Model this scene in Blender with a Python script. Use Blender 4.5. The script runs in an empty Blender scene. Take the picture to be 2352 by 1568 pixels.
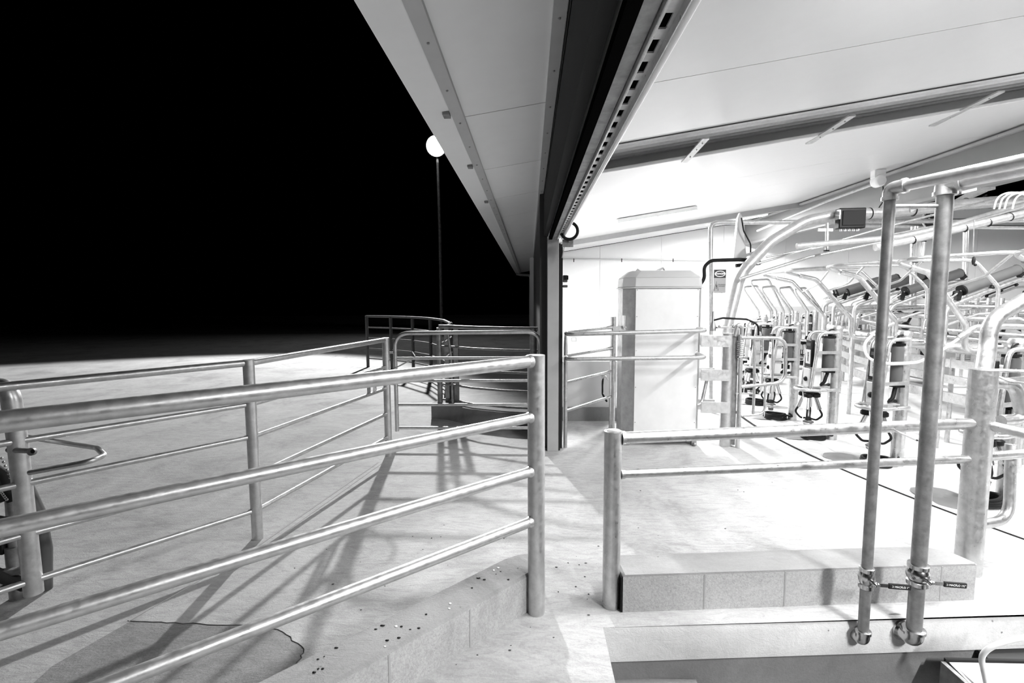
import bpy, bmesh, math, random
from mathutils import Vector, Matrix
random.seed(7)
PI = math.pi
S = bpy.context.scene
COL = S.collection

# ------------------------------------------------------------------ camera
F = 1128.0; CX, CY = 1176.0, 784.0; EYE = 1.55
def _ray(px, py): return Vector(((px-CX)/F, -(py-CY)/F, -1.0))
_f = _ray(1217, 683).normalized()
_u = -_ray(1244, 14000)
_u = (_u - _f*_u.dot(_f)).normalized()
_r = _f.cross(_u)
ROT = Matrix((_r, _f, _u))          # camera coords -> world (X right, Y forward, Z up)
ORG = Vector((0, 0, EYE))
cam = bpy.data.cameras.new('camera'); co = bpy.data.objects.new('camera', cam); COL.objects.link(co)
cam.sensor_width = 36; cam.lens = F/2352*36; cam.clip_start = .02; cam.clip_end = 300
co.matrix_world = Matrix.Translation(ORG) @ ROT.to_4x4()
S.camera = co
def D(px, py): return ROT @ _ray(px, py)
def P(px, py, y):                    # point of a sight line at world depth y
    d = D(px, py); return ORG + d*(y/d.y)
def G(px, py, z=0.0):                # point of a sight line at world height z
    d = D(px, py); return ORG + d*((z-EYE)/d.z)

# ------------------------------------------------------------------ world, light, exposure
w = bpy.data.worlds.new('night'); S.world = w; w.use_nodes = True
w.node_tree.nodes['Background'].inputs[0].default_value = (0, 0, 0, 1)
w.node_tree.nodes['Background'].inputs[1].default_value = 0.0
S.view_settings.view_transform = 'Standard'
S.view_settings.look = 'None'
S.view_settings.exposure = 1.05
S.view_settings.gamma = 1
S.view_settings.use_curve_mapping = False
def lamp(name, kind, loc, energy, size=.3, sy=None, target=None, spot=None, blend=.5, spread=None):
    l = bpy.data.lights.new(name, kind); l.energy = energy
    if kind == 'AREA':
        l.size = size
        if sy: l.shape = 'RECTANGLE'; l.size_y = sy
        if spread: l.spread = math.radians(spread)
    else: l.shadow_soft_size = size
    if spot: l.spot_size = math.radians(spot); l.spot_blend = blend
    o = bpy.data.objects.new(name, l); COL.objects.link(o); o.location = loc
    if target is not None:
        o.rotation_euler = (Vector(target)-Vector(loc)).to_track_quat('-Z', 'Y').to_euler()
    return o
POLE = Vector((-3.62, 20, 0)); LZ = 7.5
def roof(x): return EYE + 1.02 + .155*x
LAMPS = [(3.2, -1.2, 260), (1.9, 1.9, 60), (4.1, 3.3, 150), (2.0, 8.0, 210), (4.4, 10.8, 90)]   # battens under the inner ceiling; the third is an added unseen fill light
for (x, y, e) in LAMPS:
    lamp('batten_light', 'AREA', (x, y, roof(x)-.14), e, 1.2, .14, (x+.155, y, roof(x)-1.14), spread=178)
HIGH = [(8.6, 4.0, 120), (9.9, 8.6, 200)]      # added unseen lamps that light the open middle and back wall
for (x, y, e) in HIGH:
    lamp('added_high_light', 'AREA', (x, y, 3.12), e, .45, None, (x, y, 0), spread=175)
lamp('yard_light', 'SPOT', POLE+Vector((0, -.45, LZ)), 9800, .16, None, (-10.0, -3.0, 0), 66, .3)

# ------------------------------------------------------------------ materials
def nodes(name):
    m = bpy.data.materials.new(name); m.use_nodes = True
    nt = m.node_tree; b = nt.nodes['Principled BSDF']
    return m, nt, b
def grey(v): return (v, v, v, 1)
def ramp(nt, fac, stops):
    r = nt.nodes.new('ShaderNodeValToRGB'); e = r.color_ramp.elements
    e[0].position, e[0].color = stops[0][0], grey(stops[0][1])
    e[1].position, e[1].color = stops[-1][0], grey(stops[-1][1])
    for p, v in stops[1:-1]:
        k = e.new(p); k.color = grey(v)
    nt.links.new(fac, r.inputs[0]); return r.outputs[0]
def noise(nt, scale, detail=4, rough=.55, vec=None, dist=0):
    n = nt.nodes.new('ShaderNodeTexNoise'); n.inputs['Scale'].default_value = scale
    n.inputs['Detail'].default_value = detail; n.inputs['Roughness'].default_value = rough
    n.inputs['Distortion'].default_value = dist
    if vec: nt.links.new(vec, n.inputs['Vector'])
    return n.outputs[0]
def coords(nt, scale=(1, 1, 1), rot=(0, 0, 0)):
    t = nt.nodes.new('ShaderNodeTexCoord'); m = nt.nodes.new('ShaderNodeMapping')
    m.inputs['Scale'].default_value = scale; m.inputs['Rotation'].default_value = rot
    nt.links.new(t.outputs['Object'], m.inputs[0]); return m.outputs[0]
def mixc(nt, a, b, f=.5, mode='MULTIPLY'):
    m = nt.nodes.new('ShaderNodeMix'); m.data_type = 'RGBA'; m.blend_type = mode
    if isinstance(f, float): m.inputs[0].default_value = f
    else: nt.links.new(f, m.inputs[0])
    for s, i in ((a, 6), (b, 7)):
        if isinstance(s, (int, float)): m.inputs[i].default_value = grey(s)
        else: nt.links.new(s, m.inputs[i])
    return m.outputs[2]
def bump(nt, b, h, strength, dist=.01):
    n = nt.nodes.new('ShaderNodeBump'); n.inputs['Strength'].default_value = strength
    n.inputs['Distance'].default_value = dist
    nt.links.new(h, n.inputs['Height']); nt.links.new(n.outputs[0], b.inputs['Normal'])
def plain(name, v, rough=.5, metal=0, spec=None, var=.05):
    m, nt, b = nodes(name); b.inputs['Base Color'].default_value = grey(v)
    n = noise(nt, 9, 3, vec=coords(nt)); c = ramp(nt, n, [(.3, v*(1-var)), (.7, min(1, v*(1+var*.6)))])
    nt.links.new(c, b.inputs['Base Color'])
    b.inputs['Roughness'].default_value = rough; b.inputs['Metallic'].default_value = metal
    if spec is not None: b.inputs['Specular IOR Level'].default_value = spec
    return m
def galv(name, lo, hi, rough=.38, metal=.8, sc=22):
    m, nt, b = nodes(name); v = coords(nt)
    a = ramp(nt, noise(nt, sc, 5, .65, v), [(.3, lo), (.7, hi)])
    c = ramp(nt, noise(nt, 3.1, 3, .6, v), [(.32, .88), (.6, 1)])
    d = ramp(nt, noise(nt, 70, 4, .7, v), [(.27, .4), (.31, 1)])
    nt.links.new(mixc(nt, mixc(nt, a, c, .6), d, .55), b.inputs['Base Color'])
    b.inputs['Metallic'].default_value = metal
    r = ramp(nt, noise(nt, sc*1.7, 4, .6, v), [(.3, rough-.1), (.7, rough+.14)])
    nt.links.new(r, b.inputs['Roughness'])
    bump(nt, b, noise(nt, 60, 3, .6, v), .12, .002)
    return m
def concrete(name, base, fine=.35, swirl=.4, pits=0.0, rough=.85, scale=1.0):
    m, nt, b = nodes(name); v = coords(nt)
    big = ramp(nt, noise(nt, 1.3*scale, 8, .68, v, .8), [(.25, base*.55), (.45, base*.92), (.75, min(1, base*1.22))])
    vs = coords(nt, (2.2, 7, 1), (0, 0, .35))
    streak = ramp(nt, noise(nt, 2.0*scale, 8, .68, vs, 2.6), [(.30, .50), (.56, 1)])
    fn = ramp(nt, noise(nt, 85*scale, 5, .8, v), [(.28, .55), (.58, 1)])
    c = mixc(nt, mixc(nt, big, streak, swirl), fn, fine)
    if pits:
        pv = nt.nodes.new('ShaderNodeTexVoronoi'); pv.inputs['Scale'].default_value = 17
        nt.links.new(v, pv.inputs['Vector'])
        gate = ramp(nt, noise(nt, 5, 2, .5, v), [(.5, 0), (.58, 1)])
        p = ramp(nt, pv.outputs['Distance'], [(.05, .12), (.11, 1)])
        c = mixc(nt, c, mixc(nt, 1.0, p, gate, 'MIX'), pits)
    nt.links.new(c, b.inputs['Base Color']); b.inputs['Roughness'].default_value = rough
    b.inputs['Specular IOR Level'].default_value = .25
    wv = coords(nt, (5, 16, 5), (0, 0, .4))
    h = mixc(nt, noise(nt, 1.6*scale, 7, .7, wv, 3.2), noise(nt, 120*scale, 3, .7, v), .4, 'MIX')
    bump(nt, b, h, .6, .008)
    return m
def emit(name, v, s):
    m, nt, b = nodes(name); b.inputs['Base Color'].default_value = grey(.8)
    b.inputs['Emission Color'].default_value = grey(v); b.inputs['Emission Strength'].default_value = s
    return m
M = {}
M['galv'] = galv('galvanised_steel', .46, .62)
M['galv_in'] = galv('bright_galvanised_steel', .42, .58, .34, .85)
M['galv_dull'] = galv('dull_galvanised_steel', .20, .38, .5, .75, 14)
M['floor'] = concrete('brushed_concrete', .41, .4, .5)
M['patch'] = concrete('rough_concrete', .26, .6, .5)
M['nib'] = concrete('cast_concrete', .50, .2, .15, .9)
M['pit'] = concrete('damp_concrete', .20, .3, .2)  # darker concrete that carries the shade of pit wall and curved kerb
M['cap'] = concrete('worn_mortar_top', .27, .25, .15, .85)
M['block'] = concrete('concrete_block', .40, .75, .1)
M['mortar'] = plain('mortar_joint', .30, .95)
M['seam'] = plain('dark_joint', .05, .9)
M['panel'] = plain('white_sandwich_panel', .72, .27, var=.01)
M['soffit'] = plain('white_soffit_panel', .85, .55, var=.015)
M['wallw'] = plain('white_wall_sheet', .84, .45, var=.01)
M['flash'] = plain('light_flashing', .50, .5)
M['dark'] = plain('dark_painted_steel', .018, .75, 0, .2)
M['darkwall'] = plain('charcoal_cladding', .03, .6)
M['grey'] = plain('grey_painted_steel', .36, .5)
M['bulk'] = plain('grey_bulkhead_sheet', .22, .5, var=.02)
M['black'] = plain('black_rubber', .008, .5, 0, .15)
M['void'] = plain('matt_black_seal', .004, 1, 0, 0)  # black that paints the shade inside the door-head gap and slots
M['blackp'] = plain('black_plastic', .008, .4, 0, .15)
M['greyp'] = plain('grey_plastic', .075, .45, 0, .2)
M['mat'] = plain('grey_rubber_mat', .16, .5)
M['label'] = plain('pale_label', .50, .4, var=.01)
M['sign'] = plain('grey_sign_sheet', .16, .5)
M['weather'] = plain('weathered_dark_steel', .07, .6)  # far railing's unlit side put into the colour as near-black steel
M['sheet'] = galv('corrugated_sheet', .78, .9, .4, .1)
M['white'] = plain('white_plastic', .8, .35)
M['steel'] = plain('polished_steel', .5, .22, 1)
M['steelbox'] = plain('stainless_sheet', .6, .3, .85)
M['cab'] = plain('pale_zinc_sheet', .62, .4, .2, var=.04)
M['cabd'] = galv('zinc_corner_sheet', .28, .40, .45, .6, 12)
M['lid'] = plain('grey_fibreglass', .48, .5, var=.02)
M['glow'] = emit('lit_diffuser', 1, 14)
M['flood'] = emit('lit_flood_lens', 1, 60)
M['glass'] = plain('clear_plastic', .85, .1); 
M['glass'].node_tree.nodes['Principled BSDF'].inputs['Transmission Weight'].default_value = .8
M['platform'] = concrete('platform_concrete', .55, .25, .25)

# ------------------------------------------------------------------ mesh builder
def fillet(pts, r, n=6, closed=False):
    pts = [Vector(p) for p in pts]; out = []
    N = len(pts)
    for i, p in enumerate(pts):
        if not closed and i in (0, N-1): out.append(p); continue
        a, c = pts[i-1], pts[(i+1) % N]
        u, v = (a-p), (c-p); lu, lv = u.length, v.length
        if lu < 1e-6 or lv < 1e-6: continue
        u.normalize(); v.normalize()
        ang = u.angle(v)
        if ang > 3.05: out.append(p); continue
        t = min(r/math.tan(ang/2), lu*.49, lv*.49)
        s, e = p+u*t, p+v*t
        for k in range(n+1):
            q = k/n; out.append(s*(1-q)**2 + p*2*q*(1-q) + e*q*q)
    return out
class MB:
    def __init__(self): self.b = bmesh.new(); self.mi = 0
    def _q(self, a, c, d, e):
        try: f = self.b.faces.new((a, c, d, e)); f.smooth = True; f.material_index = self.mi
        except ValueError: pass
    def _n(self, vs):
        try: f = self.b.faces.new(vs); f.material_index = self.mi
        except ValueError: pass
    def tube(self, pts, r, n=12, r2=None, closed=False, cap=True, hollow=0):
        pts = [Vector(p) for p in pts]; N = len(pts)
        T = []
        for i in range(N):
            if closed: t = pts[(i+1) % N]-pts[i-1]
            else: t = pts[min(i+1, N-1)]-pts[max(i-1, 0)]
            T.append(t.normalized())
        ref = Vector((0, 0, 1)) if abs(T[0].z) < .9 else Vector((1, 0, 0))
        nrm = (ref - T[0]*ref.dot(T[0])).normalized(); rings = []
        for i in range(N):
            nrm = (nrm - T[i]*nrm.dot(T[i])).normalized(); bi = T[i].cross(nrm)
            rr = r if r2 is None else r+(r2-r)*i/(N-1)
            rings.append([self.b.verts.new(pts[i]+(nrm*math.cos(2*PI*k/n)+bi*math.sin(2*PI*k/n))*rr) for k in range(n)])
        for i in range(N if closed else N-1):
            A, B = rings[i], rings[(i+1) % N]
            for k in range(n): self._q(A[k], A[(k+1) % n], B[(k+1) % n], B[k])
        if not closed and cap:
            self._n(rings[0][::-1]); self._n(rings[-1])
        return self
    def rod(self, a, b, r, n=12, r2=None): return self.tube([a, b], r, n, r2)
    def box(self, c, s, rz=0, m=None):
        mt = Matrix.Translation(Vector(c)) @ Matrix.Rotation(rz, 4, 'Z') @ (m or Matrix.Identity(4))
        h = Vector(s)/2; v = []
        for x in (-1, 1):
            for y in (-1, 1):
                for z in (-1, 1): v.append(self.b.verts.new(mt @ Vector((x*h.x, y*h.y, z*h.z))))
        for f in ((0, 1, 3, 2), (4, 6, 7, 5), (0, 4, 5, 1), (2, 3, 7, 6), (0, 2, 6, 4), (1, 5, 7, 3)):
            self._n([v[i] for i in f])
        return self
    def bar(self, a, b, wd, ht, up=(0, 0, 1)):                     # rectangular bar from a to b
        a, b, up = Vector(a), Vector(b), Vector(up); t = (b-a).normalized()
        s = t.cross(up).normalized(); u = s.cross(t).normalized()
        v = [self.b.verts.new(p+s*(i*wd/2)+u*(j*ht/2)) for p in (a, b) for i, j in ((-1, -1), (1, -1), (1, 1), (-1, 1))]
        for f in ((0, 1, 2, 3), (7, 6, 5, 4), (0, 4, 5, 1), (1, 5, 6, 2), (2, 6, 7, 3), (3, 7, 4, 0)): self._n([v[i] for i in f])
        return self
    def prism(self, poly, z0, z1):                                # poly xy extruded in z
        a = [self.b.verts.new((p[0], p[1], z0)) for p in poly]; c = [self.b.verts.new((p[0], p[1], z1)) for p in poly]
        n = len(poly)
        for i in range(n): self._n((a[i], a[(i+1) % n], c[(i+1) % n], c[i]))
        self._n(a[::-1]); self._n(c); return self
    def loft(self, A, B):                                         # two 3d loops
        a = [self.b.verts.new(p) for p in A]; c = [self.b.verts.new(p) for p in B]; n = len(A)
        for i in range(n): self._n((a[i], a[(i+1) % n], c[(i+1) % n], c[i]))
        self._n(a[::-1]); self._n(c); return self
    def ext(self, poly, vec):
        v = Vector(vec); return self.loft([Vector(p) for p in poly], [Vector(p)+v for p in poly])
    def lathe(self, prof, c, n=20, ax=None, cap=True):
        c = Vector(c); q = Vector((0, 0, 1)).rotation_difference(Vector(ax)) if ax is not None else None
        rings = []
        for (r, z) in prof:
            ring = []
            for k in range(n):
                p = Vector((max(r, 1e-4)*math.cos(2*PI*k/n), max(r, 1e-4)*math.sin(2*PI*k/n), z))
                if q: p = q @ p
                ring.append(self.b.verts.new(c+p))
            rings.append(ring)
        for A, B in zip(rings, rings[1:]):
            for k in range(n): self._q(A[k], A[(k+1) % n], B[(k+1) % n], B[k])
        if cap: self._n(rings[0][::-1]); self._n(rings[-1])
        return self
    def ball(self, c, r, sx=1, sy=1, sz=1):
        m = Matrix.Translation(Vector(c)) @ Matrix.Diagonal((sx, sy, sz, 1))
        o = bmesh.ops.create_uvsphere(self.b, u_segments=14, v_segments=9, radius=r, matrix=m)
        for v in o['verts']:
            for f in v.link_faces: f.smooth = True; f.material_index = self.mi
        return self
    def build(self, name, mats, parent=None, bevel=0, sharp=38, inv=None):
        if not isinstance(mats, (list, tuple)): mats = [mats]
        bmesh.ops.recalc_face_normals(self.b, faces=self.b.faces)
        me = bpy.data.meshes.new(name)
        for f in self.b.faces: f.smooth = True
        self.b.to_mesh(me); self.b.free()
        for m in mats: me.materials.append(m)
        me.set_sharp_from_angle(angle=math.radians(sharp))
        o = bpy.data.objects.new(name, me); COL.objects.link(o)
        if parent is not None:
            o.parent = parent
            o.matrix_parent_inverse = parent.matrix_basis.inverted()
        if bevel:
            b = o.modifiers.new('bevel', 'BEVEL'); b.width = bevel; b.segments = 2; b.limit_method = 'ANGLE'; b.harden_normals = False
        return o
def tag(o, label, cat, group=None, kind=None):
    o['label'] = label
    if cat: o['category'] = cat
    if group: o['group'] = group
    if kind: o['kind'] = kind
    return o
def struct(o, label=None):
    o['kind'] = 'structure'
    if label: o['label'] = label; o['category'] = o.name.split('_')[0]
    return o
def thing(name, loc, label, cat, group=None):
    o = bpy.data.objects.new(name, None); COL.objects.link(o); o.location = loc; o.empty_display_size = .1
    return tag(o, label, cat, group)
def copy_tree(o, parent=None):
    c = o.copy(); COL.objects.link(c)
    if parent is not None: c.parent = parent
    for ch in list(o.children): copy_tree(ch, c)
    return c
def text(body, name, size, mat, mtx, parent, depth=.0006):
    cu = bpy.data.curves.new(name, 'FONT'); cu.body = body; cu.size = size; cu.extrude = depth
    cu.align_x = 'CENTER'; cu.align_y = 'CENTER'
    t = bpy.data.objects.new(name, cu); COL.objects.link(t)
    dg = bpy.context.evaluated_depsgraph_get()
    me = bpy.data.meshes.new_from_object(t.evaluated_get(dg)); bpy.data.objects.remove(t)
    me.name = name; me.transform(mtx); me.materials.clear(); me.materials.append(mat)
    o = bpy.data.objects.new(name, me); COL.objects.link(o); o.parent = parent
    o.matrix_parent_inverse = parent.matrix_basis.inverted()
    return o
def frame(o, x, y):                                   # matrix with given x and y axes
    x = Vector(x).normalized(); y = Vector(y); y = (y-x*y.dot(x)).normalized(); z = x.cross(y)
    m = Matrix((x, y, z)).transposed().to_4x4(); m.translation = Vector(o); return m

# ================================================================== THE PLACE
CEN = Vector((9.7, 5.6, 0)); RP = 6.97
# ---- floor with the round hole of the platform and the pit corner
pitA = G(1385, 1441); pitB = G(2352, 1411)
pdir = (pitB-pitA).normalized(); pitR = pitA + pdir*4.2
pitL = Vector((G(1415, 1568).x, -1.5, 0))
def loop(bm, pts):
    vs = [bm.verts.new(p) for p in pts]
    return [bm.edges.new((vs[i], vs[(i+1) % len(vs)])) for i in range(len(vs))]
fb = bmesh.new()
outer = [(-40, -1.5, 0), (pitL.x, -1.5, 0), (pitA.x, pitA.y, 0), (pitR.x, pitR.y, 0), (pitR.x, -3, 0), (22, -3, 0), (22, 45, 0), (-40, 45, 0)]
ed = loop(fb, outer)
RG = RP + .055
circ = [(CEN.x+RG*math.cos(2*PI*k/160), CEN.y+RG*math.sin(2*PI*k/160), 0) for k in range(160)]
ed += loop(fb, circ)
bmesh.ops.triangle_fill(fb, use_beauty=True, use_dissolve=False, edges=ed)
for f in list(fb.faces):
    c = f.calc_center_median()
    if (c-CEN).length < RG*.97: fb.faces.remove(f)
for f in fb.faces:
    if f.normal.z < 0: f.normal_flip()
me = bpy.data.meshes.new('floor'); 
r = bmesh.ops.extrude_face_region(fb, geom=list(fb.faces))
for v in [g for g in r['geom'] if isinstance(g, bmesh.types.BMVert)]: v.co.z -= .15
bmesh.ops.recalc_face_normals(fb, faces=fb.faces)
fb.to_mesh(me); fb.free(); me.materials.append(M['floor'])
fo = bpy.data.objects.new('floor', me); COL.objects.link(fo); struct(fo)
# concrete face of the pit below the nib, and the pit floor
pn = Vector((-pdir.y, pdir.x, 0))      # pointing away from camera
m = MB()
a, b = pitA, pitR
m.ext([a+Vector((0,0,-.001)), a-pn*.012+Vector((0,0,-.03)), a-pn*.012+Vector((0,0,-.165)), a+pn*.10+Vector((0,0,-.165)), a+pn*.10+Vector((0,0,-.001))], b-a)
struct(m.build('wall_nib', M['nib']))
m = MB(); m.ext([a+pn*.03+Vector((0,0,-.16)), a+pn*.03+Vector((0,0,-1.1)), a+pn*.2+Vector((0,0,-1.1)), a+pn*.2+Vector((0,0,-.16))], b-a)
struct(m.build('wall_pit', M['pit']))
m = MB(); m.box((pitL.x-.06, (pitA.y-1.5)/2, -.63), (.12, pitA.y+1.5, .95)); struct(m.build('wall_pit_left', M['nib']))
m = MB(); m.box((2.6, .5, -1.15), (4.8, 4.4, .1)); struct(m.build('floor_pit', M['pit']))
# recessed step in the pit corner
s0 = P(1421, 1543, 2.26); s0.z
t = thing('pit_step', (s0.x+.18, 2.1, -.30), 'pale concrete step slab under the pit edge at the bottom of the photo', 'step')
m = MB(); m.box((pitL.x+.235, 2.02, -.32), (.44, .46, .06)); m.build('tread', M['cap'], t, .004)
m = MB(); m.box((pitL.x+.25, 2.06, -.73), (.40, .34, .74)); m.build('riser', M['seam'], t)

# rotary platform
pl = thing('rotary_platform', (CEN.x, CEN.y, 0), 'large round concrete milking platform carrying the stalls', 'milking platform')
m = MB(); m.lathe([(RP-.0, -.16), (RP, -.012), (RP-.012, 0), (.3, 0), (.3, -.16)], CEN, 200, cap=False); m.build('deck', M['platform'], pl)
m = MB(); m.lathe([(RP+.002, -.12), (RP+.002, -.01), (RP-.02, -.01), (RP-.02, -.12)], CEN, 200, cap=False); m.build('edge_band', M['seam'], pl)
m = MB(); m.box((CEN.x, CEN.y, -.20), (15, 15, .02)); struct(m.build('floor_channel', M['seam']))
# inner ring rails of the platform
def ringpts(r, z, n=96, a0=0, a1=2*PI): return [CEN+Vector((r*math.cos(a0+(a1-a0)*k/n), r*math.sin(a0+(a1-a0)*k/n), z)) for k in range(n)]
m = MB(); m.tube(ringpts(5.45, 1.03), .062, 12, closed=True); m.build('ring_pipe', M['galv_in'], pl)
for (rr, zz, h) in ((5.32, .84, .085), (5.36, .68, .085), (5.40, .50, .10)):
    m = MB(); n = 96
    m.lathe([(rr, zz-h/2), (rr, zz+h/2), (rr-.03, zz+h/2), (rr-.03, zz-h/2), (rr, zz-h/2)], CEN, n, cap=False); m.build('flat_rail', M['galv_in'], pl)
for (rr, zz, r_) in ((5.0, 1.16, .022), (4.95, 1.30, .03), (4.9, 1.08, .025), (4.6, 1.42, .022)):
    m = MB(); m.tube(ringpts(rr, zz), r_, 8, closed=True); m.build('ring_rail', M['galv_in'], pl)
for k in range(48):
    a_ = 2*PI*(k+.5)/48; u = Vector((math.cos(a_), math.sin(a_), 0))
    if u.x > .35: continue
    m = MB(); m.rod(CEN+u*5.30, CEN+u*5.30+Vector((0, 0, .9)), .022, 8); m.build('rail_leg', M['galv_in'], pl)
# centre building of the platform: dark tanks and plant
t = thing('plant_frame', (9.2, 5.9, 0), 'dark pump and pipework frame in the middle of the platform', 'machine')
m = MB()
for (x, y, sx, sy, z0, z1) in ((7.3, 6.6, .5, .4, .2, 1.45), (7.4, 7.6, .6, .5, .2, 1.2), (6.6, 5.9, .35, .35, .1, .95), (7.0, 8.8, .5, .5, .1, 1.5), (6.1, 4.9, .5, .4, .05, .8)):
    m = MB(); m.box((x, y, (z0+z1)/2), (sx, sy, z1-z0)); m.build('housing', M['grey'], t, .03)
m = MB()
for k in range(14):
    x = random.uniform(5.6, 8.0); y = random.uniform(4.6, 10.4); z = random.uniform(.2, 1.1)
    m.ball((x, y, z), random.uniform(.04, .09))
    m.tube(fillet([(x, y, z), (x+.2, y+.1, z+.25), (x+.5, y+random.uniform(-.3, .3), z+.1), (x+.7, y, z-.2)], .1, 4), .02, 8)
m.build('hoses', M['black'], t)
m = MB()
for k in range(10):
    x = 5.9+.25*k; m.rod((x, 5+.5*k, .0), (x, 5+.5*k, 1.5), .03, 8); m.rod((x, 5+.5*k, .9), (x+.9, 5+.5*k, .95), .02, 8)
m.build('stand', M['galv_in'], t)

# ---- ceiling, soffit, walls
def slab(m, x0, x1, y0, y1, off=0, th=.06):
    m.loft([(x0, y0, roof(x0)+off), (x1, y0, roof(x1)+off), (x1, y1, roof(x1)+off), (x0, y1, roof(x0)+off)],
           [(x0, y0, roof(x0)+off+th), (x1, y0, roof(x1)+off+th), (x1, y1, roof(x1)+off+th), (x0, y1, roof(x0)+off+th)])
XB = 5.4; YW = 12.75
m = MB(); js = [-3.0, -.55, .56, 1.66, 2.72, 3.73]
for p, q in zip(js, js[1:]): slab(m, .20, XB, p+.003, q-.003)
js = [4.95, 6.08, 7.18, 8.28, 9.38, 10.48, 11.58, 12.6]
for p, q in zip(js, js[1:]): slab(m, .20, XB, p+.002, q-.002)
slab(m, .2, XB, -3, 3.70, .055); slab(m, .2, XB, 4.98, 12.6, .055)
struct(m.build('ceiling', M['panel']))
m = MB(); js = [-3.0, -.54, .56, 1.66, 2.72]+[3.82+1.1*k for k in range(15)]
for p, q in zip(js, js[1:]): slab(m, -.37, .14, p+.004, q-.004)
slab(m, -.37, .14, -3, 19.2, .055)
struct(m.build('ceiling_soffit', M['soffit']))
# gutter strip outside, flashings
m = MB(); slab(m, -.545, -.405, -3, 19.2, -.012, .16); struct(m.build('trim_gutter', M['soffit']))
m = MB(); slab(m, -.403, -.345, -3, 19.2, -.02, .02); struct(m.build('trim_flashing', M['flash']))
m = MB(); slab(m, .085, .135, -3, 19.2, -.02, .02); struct(m.build('trim_wall_flashing', M['flash']))
m = MB()
for k in range(40):
    y = -.2+.42*k
    for x in (-.375, .11): m.ball((x, y, roof(x)-.021), .006)
struct(m.build('trim_screws', M['grey']))
for k, y in enumerate((.85, 1.43, 2.6, 3.6, 4.9)):
    m = MB(); m.box((-.425, y, roof(-.425)-.02), (.035, .06, .015)); tag(m.build('gutter_clip', M['galv_dull']), 'small grey gutter clip under the eave edge', 'clip', 'gutter clips along the eave')
# skylight strip: corrugated sheet set back above the ceiling with purlin and braces
m = MB(); N = 40
prof = []
for k in range(18):
    y = 3.68+.105*k; prof += [(y, .16), (y+.045, .16), (y+.055, .185), (y+.095, .185)]
for (y0, o0), (y1, o1) in zip(prof, prof[1:]):
    v = [m.b.verts.new(p) for p in ((.2, y0, roof(.2)+o0), (XB, y0, roof(XB)+o0), (XB, y1, roof(XB)+o1), (.2, y1, roof(.2)+o1))]; m._n(v)
struct(m.build('ceiling_corrugated', M['sheet'], None, 0, 12))
m = MB(); slab(m, .2, XB, 3.70, 3.73, 0, .2); struct(m.build('trim_reveal', M['panel']))
m = MB(); slab(m, .25, XB, 3.76, 3.81, .10, .06); slab(m, .25, XB, 4.10, 4.14, .10, .05); struct(m.build('trim_purlin', M['dark']))
m = MB(); slab(m, .25, XB, 4.52, 4.95, -.02, .03); slab(m, .25, XB, 4.93, 4.96, -.02, .2); struct(m.build('trim_beam', M['panel'], None, .008))
for (a1, b1) in (((1572, 372), (1622, 317)), ((1857, 330), (1958, 265)), ((2140, 289), (2300, 210))):
    def onroof(px, py, off):
        d = D(px, py); k = (1.02+off)/(d.z-.155*d.x); return ORG+d*k
    A, B = onroof(*a1, -.03), onroof(*b1, -.0)
    m = MB(); m.bar(A, B, .055, .012)
    for q in (.3, .6, .85): m.ball(A.lerp(B, q)+Vector((0, 0, -.012)), .006)
    i = len([o for o in bpy.data.objects if o.name.startswith('roof_brace')])
    tag(m.build('roof_brace', M['galv']), 'flat steel brace across the ridged roof strip, %s' % ('leftmost of three', 'middle of three', 'rightmost of three')[i], 'brace', 'roof braces')
m = MB(); slab(m, .25, XB, 10.15, 10.25, -.10, .10); struct(m.build('trim_rafter', M['grey']))
# outer long wall beyond the doorway and fascia above the door
m = MB(); m.loft([(.10, 4.97, 0), (.172, 4.97, 0), (.172, 19, 0), (.10, 19, 0)], [(.10, 4.97, roof(.1)), (.172, 4.97, roof(.17)), (.172, 19, roof(.17)), (.10, 19, roof(.1))]); struct(m.build('wall_left', M['darkwall']))
m = MB(); m.loft([(.175, 4.97, 0), (.24, 4.97, 0), (.24, 12.4, 0), (.175, 12.4, 0)], [(.175, 4.97, roof(.2)), (.24, 4.97, roof(.2)), (.24, 12.4, roof(.2)), (.175, 12.4, roof(.2))]); struct(m.build('wall_left_lining', M['wallw']))
HZ = EYE+.57
m = MB(); m.box((.16, .95, (HZ+.03+roof(.14))/2), (.04, 8.0, roof(.14)-HZ-.03)); struct(m.build('wall_head', M['dark']))
m = MB(); m.box((.152, .95, HZ+.245), (.016, 8.0, .035)); m.box((.15, .95, HZ+.40), (.02, 8, .02)); struct(m.build('trim_head_strip', M['grey']))
m = MB(); m.box((.22, .95, HZ+.25), (.05, 8, .42)); struct(m.build('wall_head_inner', M['wallw']))
# roller door head: beam, slotted channel, white pipe edge
dh = thing('roller_door_head', (.26, .9, HZ), 'galvanised head track of the roller door with slotted channel', 'door track')
m = MB(); m.box((.2015, .94, HZ+.004), (.031, 7.85, .03)); m.build('gap_strip', M['void'], dh)  # black strip painted in for the shade of the open gap
m = MB(); m.box((.238, .94, HZ+.02), (.04, 7.85, .04)); m.build('angle_beam', M['galv_dull'], dh, .003)
m = MB(); m.box((.2635, .94, HZ-.002), (.008, 7.85, .03)); m.build('lip', M['galv_in'], dh, .002)
m = MB(); sl = [.997+.1045*k for k in range(-36, 38)]
for y in sl:
    m.box((.2715, y, HZ+.01), (.007, .1045, .004)); m.box((.3000, y, HZ+.01), (.009, .1045, .004))
    m.box((.2853, y+.0415, HZ+.01), (.0207, .0216, .004)); m.box((.2853, y-.0415, HZ+.01), (.0207, .0216, .004))
m.box((.3055, .94, HZ), (.003, 7.8, .03)); m.build('slotted_channel', M['galv_in'], dh)
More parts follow.
